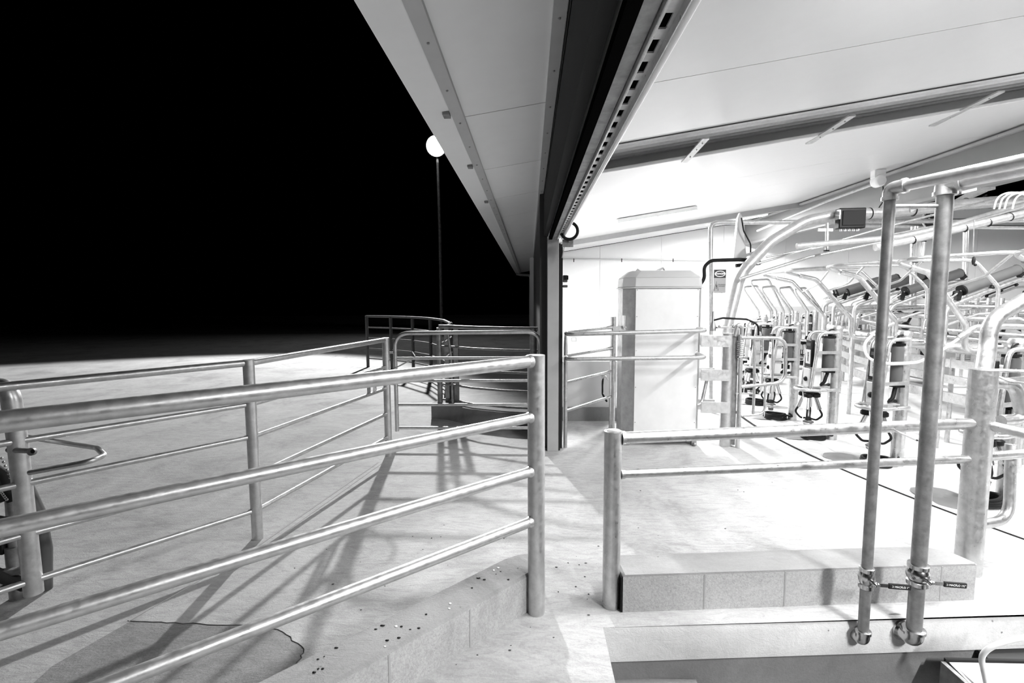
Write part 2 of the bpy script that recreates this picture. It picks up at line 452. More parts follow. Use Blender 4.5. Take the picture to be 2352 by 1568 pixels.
m = MB(); m.box((.2865, .94, HZ+.03), (.034, 7.85, .004)); m.build('channel_back', M['void'], dh)  # black backing painted in for the shade behind the slots
m = MB(); m.rod((.32, -3, HZ+.0), (.32, 4.86, HZ+.0), .011); m.build('edge_pipe', M['white'], dh)
m = MB(); m.tube([Vector((.36+.075*math.cos(t_), 4.55, HZ+.03+.075*math.sin(t_))) for t_ in [2*PI*k/24 for k in range(24)]], .014, 8, closed=True); m.build('drum_rim', M['black'], dh)
m = MB(); m.box((.35, 4.6, HZ-.075), (.1, .01, .07)); m.ball((.36, 4.585, HZ-.055), .012); m.build('bracket', M['galv_dull'], dh)
m = MB(); m.bar((.31, 4.62, HZ-.1), (.345, 4.62, HZ-.02), .006, .02); m.bar((.305, 4.7, HZ-.2), (.335, 4.7, HZ-.04), .02, .006); m.build('stay', M['galv'], dh)
# steel column at the end of the doorway with door guide
def colm(px, y): return P(px, 1045, y).x
cl = thing('door_column', (.23, 4.91, 0), 'light grey steel column at the far side of the doorway', 'column')
m = MB(); m.box((.2285, 4.92, HZ/2-.0), (.112, .12, HZ)); m.build('shaft', M['grey'], cl, .003)
m = MB(); m.box((.294, 4.93, HZ/2-.02), (.016, .11, HZ-.05)); m.box((.318, 4.96, HZ/2-.02), (.02, .02, HZ-.05)); m.build('door_guide', M['dark'], cl)
m = MB(); m.box((.306, 4.99, HZ/2-.02), (.006, .03, HZ-.1)); m.build('guide_lip', M['galv_dull'], cl)
# downpipe at the far end of the eave
m = MB(); a1, b1, c1, d1 = P(1186, 629, 18.6), P(1196, 631, 18.6), P(1218, 632, 18.6), P(1218, 748, 18.6)
m.tube(fillet([a1, b1, c1, d1], .1), .045, 8); tag(m.build('downpipe', M['grey']), 'thin grey downpipe at the far end of the eave', 'downpipe')
# back wall, bulkhead
m = MB(); x = .24
while x < 24:
    x1 = min(x+1.55, 24); zt0, zt1 = (min(roof(x), 3.55), min(roof(x1), 3.55))
    if x > XB: zt0 = zt1 = 3.75
    elif x1 > XB: zt1 = roof(XB); zt0 = roof(x)
    else: zt0, zt1 = roof(x), roof(x1)
    m.loft([(x+.003, YW, 0), (x1-.003, YW, 0), (x1-.003, YW, zt1), (x+.003, YW, zt0)], [(x+.003, YW+.08, 0), (x1-.003, YW+.08, 0), (x1-.003, YW+.08, zt1), (x+.003, YW+.08, zt0)]); x = x1
m.box((12, YW+.07, 1.3), (24, .02, 2.6))
struct(m.build('wall_back', M['wallw']))
m = MB(); m.box((13.9, YW-.02, .645), (16.2, .04, 1.29)); struct(m.build('wall_back_dado', M['lid']))
zb = 2.87
m = MB(); m.box((XB+.04, (YW-3)/2, (zb+roof(XB))/2+.1), (.08, YW+3, roof(XB)-zb+.2)); struct(m.build('wall_bulkhead', M['bulk']))
m = MB(); m.box((XB-.03, (YW-3)/2, roof(XB)-.05), (.05, YW+3, .035)); struct(m.build('trim_bulkhead_top', M['grey']))
m = MB(); m.box((XB+.03, (YW-3)/2, zb-.02), (.12, YW+3, .05)); struct(m.build('trim_bulkhead_foot', M['bulk']))
m = MB()
for k in range(12): m.ball((XB-.056, 1.5+.9*k, roof(XB)-.05), .008)
struct(m.build('trim_bulkhead_screws', M['galv_in']))
# high wall far right
m = MB(); m.box((22, 6, 1.9), (.1, 13, 3.8)); struct(m.build('wall_right', M['wallw']))

# ---- lamps
for i, (x, y, e) in enumerate(LAMPS):
    t = thing('batten_lamp', (x, y, roof(x)-.03), ('ceiling lamp over the pit behind the camera', 'ceiling lamp above the pit railing, just over the frame', 'added unseen fill lamp over the near stalls, past the right edge', 'bright ceiling lamp beyond the white roof beam', 'ceiling lamp at the back near the end wall')[i], 'lamp', 'ceiling lamps')
    m = MB(); m.bar((x-.62, y, roof(x-.62)-.045), (x+.62, y, roof(x+.62)-.045), .16, .07); m.build('housing', M['white'], t, .01)
    m = MB(); m.bar((x-.61, y, roof(x-.61)-.085), (x+.61, y, roof(x+.61)-.085), .15, .012); m.build('diffuser', M['glow'], t)
for i, (x, y, e) in enumerate(HIGH):
    t = thing('added_high_lamp', (x, y, 3.2), ('added unseen lamp lighting the near half of the platform', 'added unseen lamp lighting the far half of the platform')[i], 'lamp', 'added high lamps')
    m = MB(); m.lathe([(.05, .28), (.09, .26), (.1, .12), (.26, .02), (.25, .015), (.09, .1)], (x, y, 3.16), cap=False); m.build('shade', M['white'], t)
    m = MB(); m.rod((x, y, 3.43), (x, y, 3.9), .01, 6); m.rod((x, y, 3.9), (XB, y, 3.9), .03, 8); m.rod((XB+.03, y, 3.9), (XB+.03, y, 3.3), .03, 8); m.build('hanger', M['dark'], t)
t = thing('yard_lamp_post', POLE, 'tall slim pole with a glaring floodlight out in the dark yard', 'lamp post')
m = MB(); m.tube([POLE, POLE+Vector((0, 0, 4)), POLE+Vector((-.05, 0, LZ-.1))], .075, 12, .05); m.build('pole', M['galv_dull'], t)
m = MB(); m.lathe([(.2, 0), (.2, .02), (.09, .03), (.09, .1)], POLE, 16); m.build('base_plate', M['galv_dull'], t)
m = MB(); m.lathe([(.18, .24), (.37, .05), (.41, 0), (.40, -.005), (.37, .03)], POLE+Vector((-.05, -.2, LZ)), 24, (0, 1, .28), cap=False); m.build('floodlight', M['dark'], t)
m = MB(); m.lathe([(.36, 0), (.36, .012)], POLE+Vector((-.05, -.22, LZ)), 24, (0, -1, -.28)); m.build('lens', M['flood'], t)

# ------------------------------------------------------------------ railings
Z = lambda v, z: Vector((v.x, v.y, z))
def post(m, p, h, r, n=20, dome=0):
    m.lathe([(r, 0), (r, h-dome), (r*.8, h-dome*.3), (r*.2, h)] if dome else [(r, 0), (r, h)], (p[0], p[1], 0), n)
# foreground railing on the left (thick rails)
p0 = G(1232, 1405); pL = Vector((-1.27, 1.17, 0)); dirL = (pL-p0).normalized(); pE = p0+dirL*2.9
t = thing('foreground_railing', p0, 'thick galvanised four-rail railing across the left foreground', 'railing')
m = MB(); post(m, p0, 1.28, .0415, 24); m.build('post', M['galv'], t)
m = MB(); post(m, pE, 1.28, .0415, 24); m.build('post', M['galv'], t)
for z, r_ in ((1.252, .0285), (.985, .0235), (.722, .0235), (.474, .0235)):
    m = MB(); m.tube([Z(p0+dirL*.03, z), Z(p0+dirL*.09, z), Z(p0+dirL*1.5, z), Z(pE, z)], r_, 20)
    m.lathe([(r_+.004, 0), (r_+.004, .012), (r_, .022)], Z(p0+dirL*.035, z), 18, dirL); m.build('rail', M['galv'], t)
# block kerb under it
def kerb(name, pts_front, width, nrm, h, label, joints, capmat=M['cap']):
    pass
kd = dirL; kn = Vector((kd.y, -kd.x, 0));
if kn.y < 0: kn = -kn                  # away from camera
q0 = Vector((.045, 2.365, 0)); q1 = q0+Vector((-.70, -.714, 0)).normalized()*2.6; kd = (q1-q0).normalized(); kn = Vector((kd.y, -kd.x, 0)); kn = kn if kn.y > 0 else -kn
kh = .195
t = thing('block_kerb', q0, 'low concrete block kerb below the foreground railing, flecked with droppings', 'kerb')
endc = [q0, q0-kd*.075+kn*.03, q0-kd*.11+kn*.07, q0-kd*.09+kn*.12, q0-kd*.02+kn*.17, q0+kd*.06+kn*.19]
poly = [q1]+endc+[q1+kn*.19]
m = MB(); m.prism([(p.x, p.y) for p in poly], 0, kh-.012); m.build('blocks', M['block'], t)
inn = [(p.x, p.y) for p in poly]
m = MB()
A_ = [Vector((p.x, p.y, kh-.012)) for p in poly]; cen = (q0+q1)/2+kn*.095
B_ = []
for p in poly:
    s = (p-cen); along = s.dot(kd); acr = s.dot(kn); B_.append(Z(cen+kd*(along*.992)+kn*(acr*.90), kh))
m.loft(A_, B_); m.build('cap', M['cap'], t)
m = MB()
for s in (.0, .42, .82, 1.22, 1.62): 
    c = q0+kd*(s+.02); m.ext([Z(c-kn*.0015, .005), Z(c+kd*.009-kn*.0015, .005), Z(c+kd*.009-kn*.0015, kh-.014), Z(c-kn*.0015, kh-.014)], kn*.004)
m.build('mortar_joint', M['mortar'], t)
# droppings and grit on the kerb top
random.seed(3)
for k in range(26):
    s = random.uniform(.12, 1.1); a_ = random.uniform(.03, .16); c = q0+kd*s+kn*a_
    m = MB(); m.ball(Z(c, kh+.001), random.uniform(.003, .0065), random.uniform(.7, 1.7), 1, .5)
    dk = random.random() < .8
    tag(m.build('grit_speck', M['black'] if dk else M['white']), ('dark' if dk else 'white')+' speck of grit lying on top of the block kerb', 'grit', 'grit on the block kerb')

# right bollard, rails, big post
b0 = G(1403, 1390); b1 = G(2222, 1312)
t = thing('pit_railing', b0, 'two-rail galvanised railing in front of the bright platform, above the block kerb', 'railing')
m = MB(); post(m, b0, .905, .043, 24, .006); m.build('post', M['galv_in'], t)
m = MB(); post(m, b1, 1.155, .062, 28, .006); m.build('large_post', M['galv_in'], t)
dr = (b1-b0).normalized()
for z0, z1, r_ in ((.862, .852, .030), (.682, .652, .022)):
    m = MB(); m.rod(Z(b0+dr*.045, z0), Z(b1-dr*.05, z1), r_, 20)
    m.lathe([(r_+.006, 0), (r_+.003, .02)], Z(b0+dr*.04, z0), 18, dr); m.build('rail', M['galv_in'], t)
def PP(l, y): return [P(a_, b_, y) for a_, b_ in l]
m = MB(); m.tube(fillet([Z(b1, 1.12)]+[P(2268, 800, 2.84), P(2275, 735, 2.84), P(2352, 690, 2.84), P(2460, 640, 2.84)], .22), .040, 16); m.build('bent_top_pipe', M['galv_in'], t)
m = MB(); m.tube(fillet(PP([(2275, 880), (2330, 880), (2352, 962), (2300, 966)], 2.88), .14), .034, 14); m.build('elbow', M['galv_in'], t)
m = MB(); m.tube(fillet([P(2322, 1020, 2.95), P(2318, 1195, 2.9), P(2240, 1205, 2.84)], .2), .028, 14); m.build('lower_loop', M['galv_in'], t)
m = MB(); m.rod(Z(b1, .852), P(2420, 1012, 2.48), .026, 16); m.rod(Z(b1, .66), P(2440, 1035, 2.95), .026, 16); m.build('side_rail', M['galv_in'], t)
m = MB(); m.tube(fillet([P(2285, 850, 2.84), P(2352, 853, 2.8), P(2430, 862, 2.8)], .1), .009, 8); m.tube(fillet([P(2283, 860, 2.84), P(2320, 876, 2.8), P(2430, 890, 2.8)], .1), .008, 8); m.build('wire_rod', M['galv_in'], t)
# block kerb on the right
k0 = G(1430, 1406); k1 = G(2241, 1377); kd = (k1-k0).normalized(); kn = Vector((-kd.y, kd.x, 0)); L = (k1-k0).length
t = thing('pit_kerb', k0, 'pale concrete block kerb standing along the pit edge, right of the bollard', 'kerb')
pl2 = [k0, k0+kd*(L-.01), k0+kd*L+kn*.01, k0+kd*(L-.02)+kn*.10, k0+kd*(L-.10)+kn*.17, k0+kd*(L-.2)+kn*.185, k0+kn*.185]
m = MB(); m.prism([(p.x, p.y) for p in pl2], 0, .183); m.build('blocks', M['block'], t)
m = MB(); m.loft([Z(p, .183) for p in pl2], [Z(p+(k0+kd*L/2+kn*.09-p)*.012, .193) for p in pl2]); m.build('cap', M['cap'], t)
m = MB()
for px in (1616, 1800, 2170):
    s = (P(px, 1360, 2.4)-k0).dot(kd)*1.0
    s = (px-1430)/(2241-1430)*L if px != 1616 else .42
    s = {1616: .405, 1800: .815, 2170: 1.63}[px]
    c = k0+kd*s; m.ext([Z(c-kn*.0015, .004), Z(c+kd*.008-kn*.0015, .004), Z(c+kd*.008-kn*.0015, .185), Z(c-kn*.0015, .185)], kn*.004)
m.build('mortar_joint', M['mortar'], t)
m = MB(); m.box(k0+kd*(-.006)+kn*.09+Vector((0, 0, .09)), (.008, .18, .178), math.atan2(kd.y, kd.x)); m.build('end_sheet', M['black'], t)

# two supply pipes with ball valves
def supply(pxt, pyt, pxb, r, ytop, ybot, valve_y, lab, txt):
    Yp = 2.24
    pb = P(pxb, ybot, Yp); pt = P(pxt, pyt, Yp); ax = Vector((0, 0, 1)); x0 = (pb.x+pt.x)/2
    pb.x = pt.x = x0
    t = thing('water_pipe', pb, lab, 'pipe', 'water supply pipes')
    zv = P(pxb, valve_y, Yp).z
    m = MB(); m.rod(pb+Vector((0, 0, .02)), Vector((x0, Yp, zv-.03)), r, 20); m.build('lower_pipe', M['galv_dull'], t)
    m = MB(); m.rod(Vector((x0, Yp, zv+.03)), pt, r, 20); m.build('riser', M['galv_dull'], t)
    # elbow into the wall
    wy = 2.345
    m = MB(); m.tube(fillet([pb+Vector((0, 0, .03)), pb+Vector((0, 0, -.015)), pb+Vector((-.02, wy-Yp, -.015))], .04, 8), r*1.28, 18)
    m.lathe([(r*1.5, 0), (r*1.5, .014), (r*1.3, .016)], pb+Vector((0, 0, .02)), 18)
    m.lathe([(r*1.5, 0), (r*1.5, .014)], pb+Vector((-.014, .05, -.015)), 18, (-.2, 1, 0)); m.build('elbow', M['steel'], t)
    m = MB(); m.lathe([(r*1.95, 0), (r*1.95, .004)], pb+Vector((-.02, wy-Yp-.012, -.015)), 24, (0, 1, 0)); m.build('wall_plate', M['galv_in'], t)
    c = Vector((x0, Yp, zv))
    v = MB(); v.lathe([(r*1.2, -.05), (r*1.38, -.048), (r*1.38, -.03), (r*1.2, -.026), (r*1.45, -.012), (r*1.5, .0), (r*1.45, .014), (r*1.2, .028), (r*1.38, .032), (r*1.38, .05), (r*1.2, .052)], c, 8 if False else 20)
    v.rod(c, c+Vector((.006, -r*1.5-.018, 0)), .011, 10); vo = v.build('valve_body', M['steel'], t)
    hb = c+Vector((.004, -r*1.5-.02, -.002)); he = hb+Vector((.138, -.0, -.010))
    h = MB(); h.ball(hb, .012); h.bar(hb, hb.lerp(he, .45), .003, .016, (0, 0, 1)); h.ball(hb+Vector((.012, 0, 0)), .009); h.build('lever', M['steel'], t)
    a_ = hb.lerp(he, .42); b_ = he+Vector((.02, 0, -.001))
    h = MB(); h.bar(a_, b_, .011, .025, (0, 0, 1)); gr = h.build('grip', M['dark'], t, .004)
    cc = a_.lerp(b_, .5)+Vector((0, -.0062, 0))
    text(txt, 'lettering', .0125, M['white'], frame(cc, (b_-a_), (0, 0, 1)), t)
    return t, pt
tp1, pt1 = supply(2049, 452, 1977, .0225, 440, 1462, 1326, 'thinner upright water pipe with ball valve, left of the pair on the pit wall', '\u2283 MACFLO 1"')
tp2, pt2 = supply(2178, 440, 2092, .031, 430, 1458, 1318, 'thicker upright water pipe with ball valve, right of the pair on the pit wall', '\u2283 MACFLO 1\u00bd"')
dtop = Vector((.42, -1, .02)).normalized()
for (t, pt, r) in ((tp1, pt1, .0225), (tp2, pt2, .031)):
    m = MB(); e = pt+Vector((0, 0, .035)); 
    m.tube(fillet([pt-Vector((0, 0, .01)), e, e+dtop*.06], .035, 8), r*1.25, 18)
    m.lathe([(r*1.42, 0), (r*1.42, .016)], pt-Vector((0, 0, .016)), 18); m.lathe([(r*1.42, 0), (r*1.42, .014)], e+dtop*.05, 18, dtop); m.build('top_elbow', M['galv_in'], t)
    m = MB(); m.rod(e+dtop*.05, e+dtop*1.6, r*1.05, 18); m.build('head_pipe', M['galv'], t)
m = MB(); m.rod(pt1+Vector((.02, 0, -.01))+Vector((0, 0, -.03)), pt2+Vector((-.02, 0, -.06)), .0085, 10); tag(m.build('tie_bar', M['galv_in']), 'thin bar tying the two upright water pipes near their tops', 'bar')
m = MB(); m.rod(P(2056, 988, 2.62), Vector((pt2.x-.03, 2.26, P(2126, 1011, 2.26).z)), .0045, 8); tag(m.build('stay_rod', M['galv']), 'thin stay rod from the top rail to the thicker water pipe', 'rod')

# stainless junction box with white hose, bottom right
c = P(2290, 1560, 2.05)
t = thing('steel_box', c, 'stainless steel box with a dark lid edge below the pit edge, bottom right', 'box')
bx = P(2166, 1516, 2.27).x; zt = P(2300, 1517, 2.27).z
m = MB(); m.box((bx+.36, 2.13, zt-.17), (.66, .27, .32)); m.build('body', M['steelbox'], t, .004)
m = MB(); m.box((bx+.36, 2.272, zt-.02), (.70, .012, .05)); m.build('back_flange', M['dark'], t)
m = MB(); m.loft([(bx+.02, 2.262, zt-.012), (bx+.70, 2.262, zt-.012), (bx+.70, 1.95, zt-.045), (bx+.02, 1.95, zt-.045)], [(bx+.02, 2.262, zt-.006), (bx+.70, 2.262, zt-.006), (bx+.70, 1.95, zt-.039), (bx+.02, 1.95, zt-.039)]); m.build('lid', M['steelbox'], t)
m = MB(); m.box((bx-.0, 2.2, zt-.15), (.02, .14, .28)); m.ball((bx-.012, 2.16, zt-.09), .012); m.build('side_plate', M['galv_dull'], t)
m = MB(); m.tube(fillet([(bx+.06, 2.1, zt-.03), P(2250, 1495, 2.05), P(2330, 1465, 2.0), P(2440, 1455, 2.0)], .3, 10), .011, 12); tag(m.build('white_hose', M['white']), 'white hose arching out of the stainless box at the bottom right', 'hose')

# ---- yard fences on the left
def fence(name, pts, zs, label, rtop=.022, r=.016, posts=None, h=1.17, pr=.034, mat='galv', off=.0, parts=None, cat='railing', group=None, hump=False):
    t = thing(name, Vector(pts[0]), label, cat, group)
    for p in (posts if posts is not None else pts):
        m = MB(); post(m, p, h, pr, 16); m.build('post', M[mat], t)
    for i, z in enumerate(zs):
        m = MB(); m.tube(fillet([Vector((p[0], p[1], z)) for p in pts], .25, 6), rtop if i == 0 else r, 12); m.build('rail', M[mat], t)
    return t
fa, fbp = G(893, 1046), G(592, 1236)
fc = Vector((-2.42, 2.2, 0)); fd = fc+Vector((-.62, -.9, 0))
t = fence('yard_railing', [tuple(fa), tuple(fbp), tuple(fc), tuple(fd)], (1.150, .885, .675, .425, .19), 'thinner five-rail galvanised fence behind the foreground railing', posts=[fa, fbp])
m = MB()
for k in (.13, .19):
    p = fa.lerp(fbp, k); m.bar(Z(p, .665), Z(p, .895), .012, .03, (1, 0, 0))
m.build('spacer_bar', M['galv'], t)
# round-cornered yard gate
gy = 5.08
ga = P(912, 980, gy).x; gb = P(1243, 980, gy).x
t = thing('yard_gate', (ga, gy, 0), 'round-cornered tubular gate closing the gap to the grey column', 'gate')
m = MB(); m.tube(fillet([(ga, gy, .14), (ga, gy, 1.185), (gb, gy, 1.195), (gb, gy, .5), (gb, gy, .14)], .16, 10), .021, 14); m.build('frame', M['galv'], t)
for z in (.92, .68, .425, .175):
    m = MB(); m.rod((ga+.01, gy, z), (gb-.01, gy, z+.005), .0155, 12); m.build('rail', M['galv'], t)
m = MB(); m.tube(fillet([P(902, 848, 5.0), P(945, 826, 5.0), P(954, 818, 5.0), P(947, 807, 5.0)], .01, 3), .007, 8); m.build('latch_hook', M['galv'], t)
m = MB(); m.rod((ga-.06, gy, .98), (ga, gy, .98), .01); m.rod((gb, gy, .9), (.17, 5.0, .9), .014); m.build('hinge', M['galv'], t)
# curved railing behind on its kerb, coloured dark as if in shade
cv = [G(1012, 958), Vector((-1.02, 6.22, 0)), Vector((-.72, 5.98, 0)), Vector((-.30, 5.80, 0)), Vector((.09, 5.72, 0))]
t = fence('curved_railing', [tuple(p) for p in cv], (1.185, .93, .66, .44, .24), 'curved railing on a dark kerb behind the round-cornered gate', .024, .014, posts=[cv[0]], mat='galv_dull')
m = MB(); post(m, cv[4]-Vector((.05, 0, 0)), 1.19, .04, 16); m.build('end_post', M['galv_dull'], t)
m = MB(); m.tube([Z(cv[0].lerp(cv[1], .7)+Vector((.08, -.1, 0)), .2), Z(cv[0].lerp(cv[1], .7)+Vector((.07, -.1, 0)), .8), Z(cv[0].lerp(cv[1], .6)+Vector((.03, -.05, 0)), 1.15)], .017, 10); m.build('brace_bar', M['galv_dull'], t)
m = MB()
ks = [cv[0]+Vector((-.08, .05, 0))]+cv[1:]
fr = [p+Vector((-.03, -.10, 0)) for p in ks]; bk = [p+Vector((.05, .10, 0)) for p in ks]
m.prism([(p.x, p.y) for p in fr+bk[::-1]], 0, .2); tag(m.build('curved_kerb', M['pit']), 'dark curved concrete kerb under the curved railing', 'kerb')
gp = thing('gate_post_pair', cv[0]+Vector((.1, .35, 0)), 'pair of square posts with latch brackets behind the curved railing', 'post')
for dx, dy in ((.05, .28), (.17, .32)):
    m = MB(); m.box((cv[0].x+dx, cv[0].y+dy, .58), (.06, .06, 1.16)); m.build('square_post', M['galv_dull'], gp)
m = MB()
for z in (1.14, .95, .74, .5):
    m.tube(fillet([(cv[0].x-.02, cv[0].y+.1, z), (cv[0].x+.03, cv[0].y+.2, z+.02), (cv[0].x+.12, cv[0].y+.25, z+.09)], .03, 3), .013, 8)
m.build('latch_bracket', M['galv'], gp)
m = MB(); m.ext([P(1025, 865, 6.55), P(1045, 865, 6.55), P(1052, 905, 6.55), P(1030, 935, 6.55), P(1018, 930, 6.55)], (.0, .02, 0)); m.build('flap', M['dark'], gp)
# far curved railing
fv = [P(1034, 744, 7.7), P(1020, 738, 8.7), P(988, 734, 9.6), P(947, 733, 10.2), P(897, 732, 10.6), P(842, 731, 10.9)]
fv = [Z(p, 0) for p in fv]
fence('far_railing', [tuple(p) for p in fv], (1.15, .9, .66, .42, .2), 'faint railing curving away into the dark yard below the lamp post', .022, .014, posts=[fv[0], fv[2], fv[3], fv[4], fv[5]], h=1.16, mat='weather')
# concrete joint line, rough patch
m = MB(); ja, jb, jc = G(868, 1062, .001), G(585, 1258, .001), G(295, 1425, .001)
je = G(-200, 1640, .001)
for a_, b_ in ((ja, jb), (jb, jc)): m.bar(a_+Vector((0, 0, .0005)), b_+Vector((0, 0, .0005)), .014, .002)
m.bar(ja+Vector((.05, 0, .0005)), jb+Vector((.05, 0, .0005)), .005, .002)
struct(m.build('floor_joint', M['mortar']))
pp = [(300, 1427), (420, 1432), (560, 1437), (640, 1445), (700, 1492), (675, 1540), (650, 1585), (560, 1660), (250, 1700), (20, 1620), (120, 1530)]
pts = [G(a_, b_) for a_, b_ in pp]
m = MB(); m.prism([(p.x, p.y) for p in pts], 0, .002); struct(m.build('floor_patch', M['patch']))
m = MB(); random.seed(11)
edge = [G(a_, b_) for a_, b_ in ((300, 1427), (420, 1432), (560, 1437), (640, 1445), (700, 1492), (675, 1540), (650, 1585))]
fine = []
for p, q in zip(edge, edge[1:]):
    for k in range(7): fine.append(p.lerp(q, k/7)+Vector((random.uniform(-.005, .005), random.uniform(-.005, .005), .002)))
m.tube(fine, .0026, 5); struct(m.build('floor_crack', M['seam']))
# scattered grit on the floor
random.seed(21)
for k in range(46):
    px, py = random.choice([(random.uniform(820, 1210), random.uniform(1180, 1420)), (random.uniform(1040, 1380), random.uniform(1430, 1560)), (random.uniform(1260, 1380), random.uniform(1250, 1420)), (random.uniform(600, 860), random.uniform(1250, 1500)), (random.uniform(1450, 1950), random.uniform(1080, 1250))])
    p = G(px, py); m = MB(); m.ball(Z(p, .0015), random.uniform(.002, .005), random.uniform(.7, 2), 1, .5)
    tag(m.build('floor_grit', M['seam']), 'tiny dark crumb of dirt lying on the pale concrete floor', 'grit', 'grit on the floor')

# ---- drafting gate machine at the left edge
Yg = 2.2
t = thing('drafting_gate', G(60, 1420), 'dull steel sorting gate mechanism cut off by the left edge of the photo', 'gate')
m = MB(); lg = P(-130, 1000, Yg); m.tube(fillet([Z(lg, 0), lg, P(-60, 895, Yg), P(20, 880, Yg), P(40, 1010, Yg), P(78, 1362, Yg)], .16, 10), .038, 20); m.build('bent_post', M['galv'], t)
m = MB(); m.rod(P(24, 1120, 2.35), P(42, 1400, 2.35), .025, 16); m.build('rear_pipe', M['galv_dull'], t)
m = MB(); m.tube([P(60, 1120, 2.42), P(88, 1180, 2.42), P(103, 1260, 2.42), P(103, 1415, 2.42)], .033, 16); m.build('rubber_sleeve', M['greyp'], t)
m = MB(); m.tube(fillet([P(60, 1003, 2.3), P(222, 1028, 2.35), P(240, 1045, 2.25), P(205, 1060, 2.15), P(68, 1085, 2.15)], .05, 6), .0125, 12); m.build('loop_bracket', M['galv'], t)
m = MB(); m.rod(P(20, 1033, 2.2), P(75, 1035, 2.12), .013, 12); m.lathe([(.018, 0), (.018, .012)], P(76, 1036, 2.10), 16, (.1, -1, .1)); m.build('pipe_stub', M['galv_dull'], t)
m = MB(); m.lathe([(.009, 0), (.009, .003)], P(76, 1036, 2.087), 16, (.1, -1, .1)); m.build('stub_hole', M['black'], t)
m = MB(); m.tube([P(-130, 1000, 2.22), P(10, 1090, 2.3), P(30, 1150, 2.3)], .024, 12); m.tube([P(-130, 1170, 2.22), P(50, 1200, 2.3)], .016, 10); m.tube([P(-130, 1270, 2.22), P(60, 1345, 2.3)], .03, 12); m.box(P(0, 1235, 2.35), (.10, .08, .14)); m.box(P(-5, 1130, 2.32), (.05, .05, .10)); m.build('ram', M['dark'], t)
m = MB(); m.bar(Z(P(-130, 1390, 2.25), .10), Z(P(70, 1425, 2.35), .08), .08, .02); m.bar(Z(P(-130, 1380, 2.25), .15), Z(P(60, 1330, 2.3), .18), .03, .03); m.box(Z(P(80, 1415, 2.40), .05), (.11, .09, .07)); m.rod(Z(P(40, 1380, 2.34), 0), Z(P(40, 1380, 2.34), .28), .03, 14); m.build('pivot_base', M['galv_dull'], t)
m = MB()
for k in range(8): m.ball(P(4+4*k, 1052+9*k, 2.22), .006)
for k in range(5): m.ball(P(5+3*k, 1130+4*k, 2.28), .009)
m.build('bolt', M['steel'], t)

# ------------------------------------------------------------------ inside, middle: cabinet, railing, hinge column
cy0 = 5.07
x0, x1 = P(1430, 1000, cy0).x, P(1606, 1000, cy0).x
zc = P(1515, 662, cy0).z; ztp = P(1515, 620, cy0).z
t = thing('control_cabinet', ((x0+x1)/2, cy0+.2, 0), 'tall pale metal cabinet with a domed lid behind the two-rail barrier', 'cabinet')
ch = .11
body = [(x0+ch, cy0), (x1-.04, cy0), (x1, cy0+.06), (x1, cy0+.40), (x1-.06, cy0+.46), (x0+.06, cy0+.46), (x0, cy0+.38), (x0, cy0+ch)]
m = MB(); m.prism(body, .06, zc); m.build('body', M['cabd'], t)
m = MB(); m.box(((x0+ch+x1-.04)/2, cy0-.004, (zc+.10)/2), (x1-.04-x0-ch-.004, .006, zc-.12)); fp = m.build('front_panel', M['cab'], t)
m = MB()
for z in (.25, .62, 1.0, 1.35, 1.62):
    for x in (x0+ch+.015, x1-.055): m.ball((x, cy0-.008, z), .005)
m.build('screw', M['steel'], fp)
lo = [(p[0]+(-.012 if p[0] < (x0+x1)/2 else .012), p[1]+(-.012 if p[1] < cy0+.2 else .012)) for p in body]
cxm, cym = (x0+x1)/2, cy0+.23
def sc(f, z): return [Vector((cxm+(p[0]-cxm)*f, cym+(p[1]-cym)*f, z)) for p in lo]
m = MB(); m.loft(sc(1.02, zc), sc(1.02, zc+.014)); m.loft(sc(.985, zc+.014), sc(.965, zc+.11)); m.loft(sc(.965, zc+.11), sc(.74, ztp)); m.build('lid', M['lid'], t, .012)
m = MB(); m.box((x0+.045, cy0+.03, .03), (.05, .06, .06)); m.box((x1-.05, cy0+.03, .03), (.05, .06, .06)); m.ball((x1-.05, cy0-.01, .02), .02); m.build('foot', M['galv_dull'], t)
m = MB(); m.box((x0+.0, cy0+.02, 1.3), (.02, .05, .12)); m.bar((x0-.10, cy0+.05, 1.22), (x0+.02, cy0+.05, 1.23), .02, .05); m.ball((x0+.01, cy0-.01, 1.24), .01); m.build('latch', M['galv'], t)
m = MB(); m.tube([(cxm-.05, cym, ztp-.01), (cxm+.06, cym+.05, ztp+.035), (cxm+.09, cym+.05, ztp-.01)], .012, 8); m.tube([(cxm-.24, cym, ztp-.01), (cxm-.22, cym, ztp+.02), (cxm-.18, cym, ztp-.01)], .012, 8); m.build('cable_gland', M['grey'], t)
# two rail barrier
yr = 4.78
xa = P(1298, 1040, 5.0).x; xe = P(1622, 800, yr).x
t = thing('wraparound_barrier', (xa, 5.0, 0), 'galvanised barrier with two rails passing in front of the cabinet', 'railing')
m = MB(); m.lathe([(.021, 0), (.021, .5), (.021, 1.05), (.012, 1.2)], (xa, 5.0, 0), 16); m.build('left_post', M['galv_in'], t)
for z, z2 in ((1.19, 1.225), (.945, .965)):
    m = MB(); m.tube(fillet([(P(1405, 760, 5.75).x, 5.75, z+.01), (xa+.0, 5.1, z), (xa, 4.80, z), (xe, yr, z2), (xe+.02, 5.15, z2)], .09, 8), .021, 14); m.build('rail', M['galv_in'], t)
for z in (.68, .38):
    m = MB(); m.rod((xa, 5.0, z), (P(1402, 873, 5.75).x, 5.75, z), .016, 12); m.build('lower_rail', M['galv_in'], t)
px5 = P(1405, 980, 5.78).x
m = MB(); post(m, (px5, 5.78, 0), P(1405, 727, 5.78).z, .036, 16); m.build('back_post', M['galv_in'], t)
m = MB(); m.box((px5+.10, 5.8, 1.0), (.05, .05, .9)); m.build('square_stay', M['galv_dull'], t)
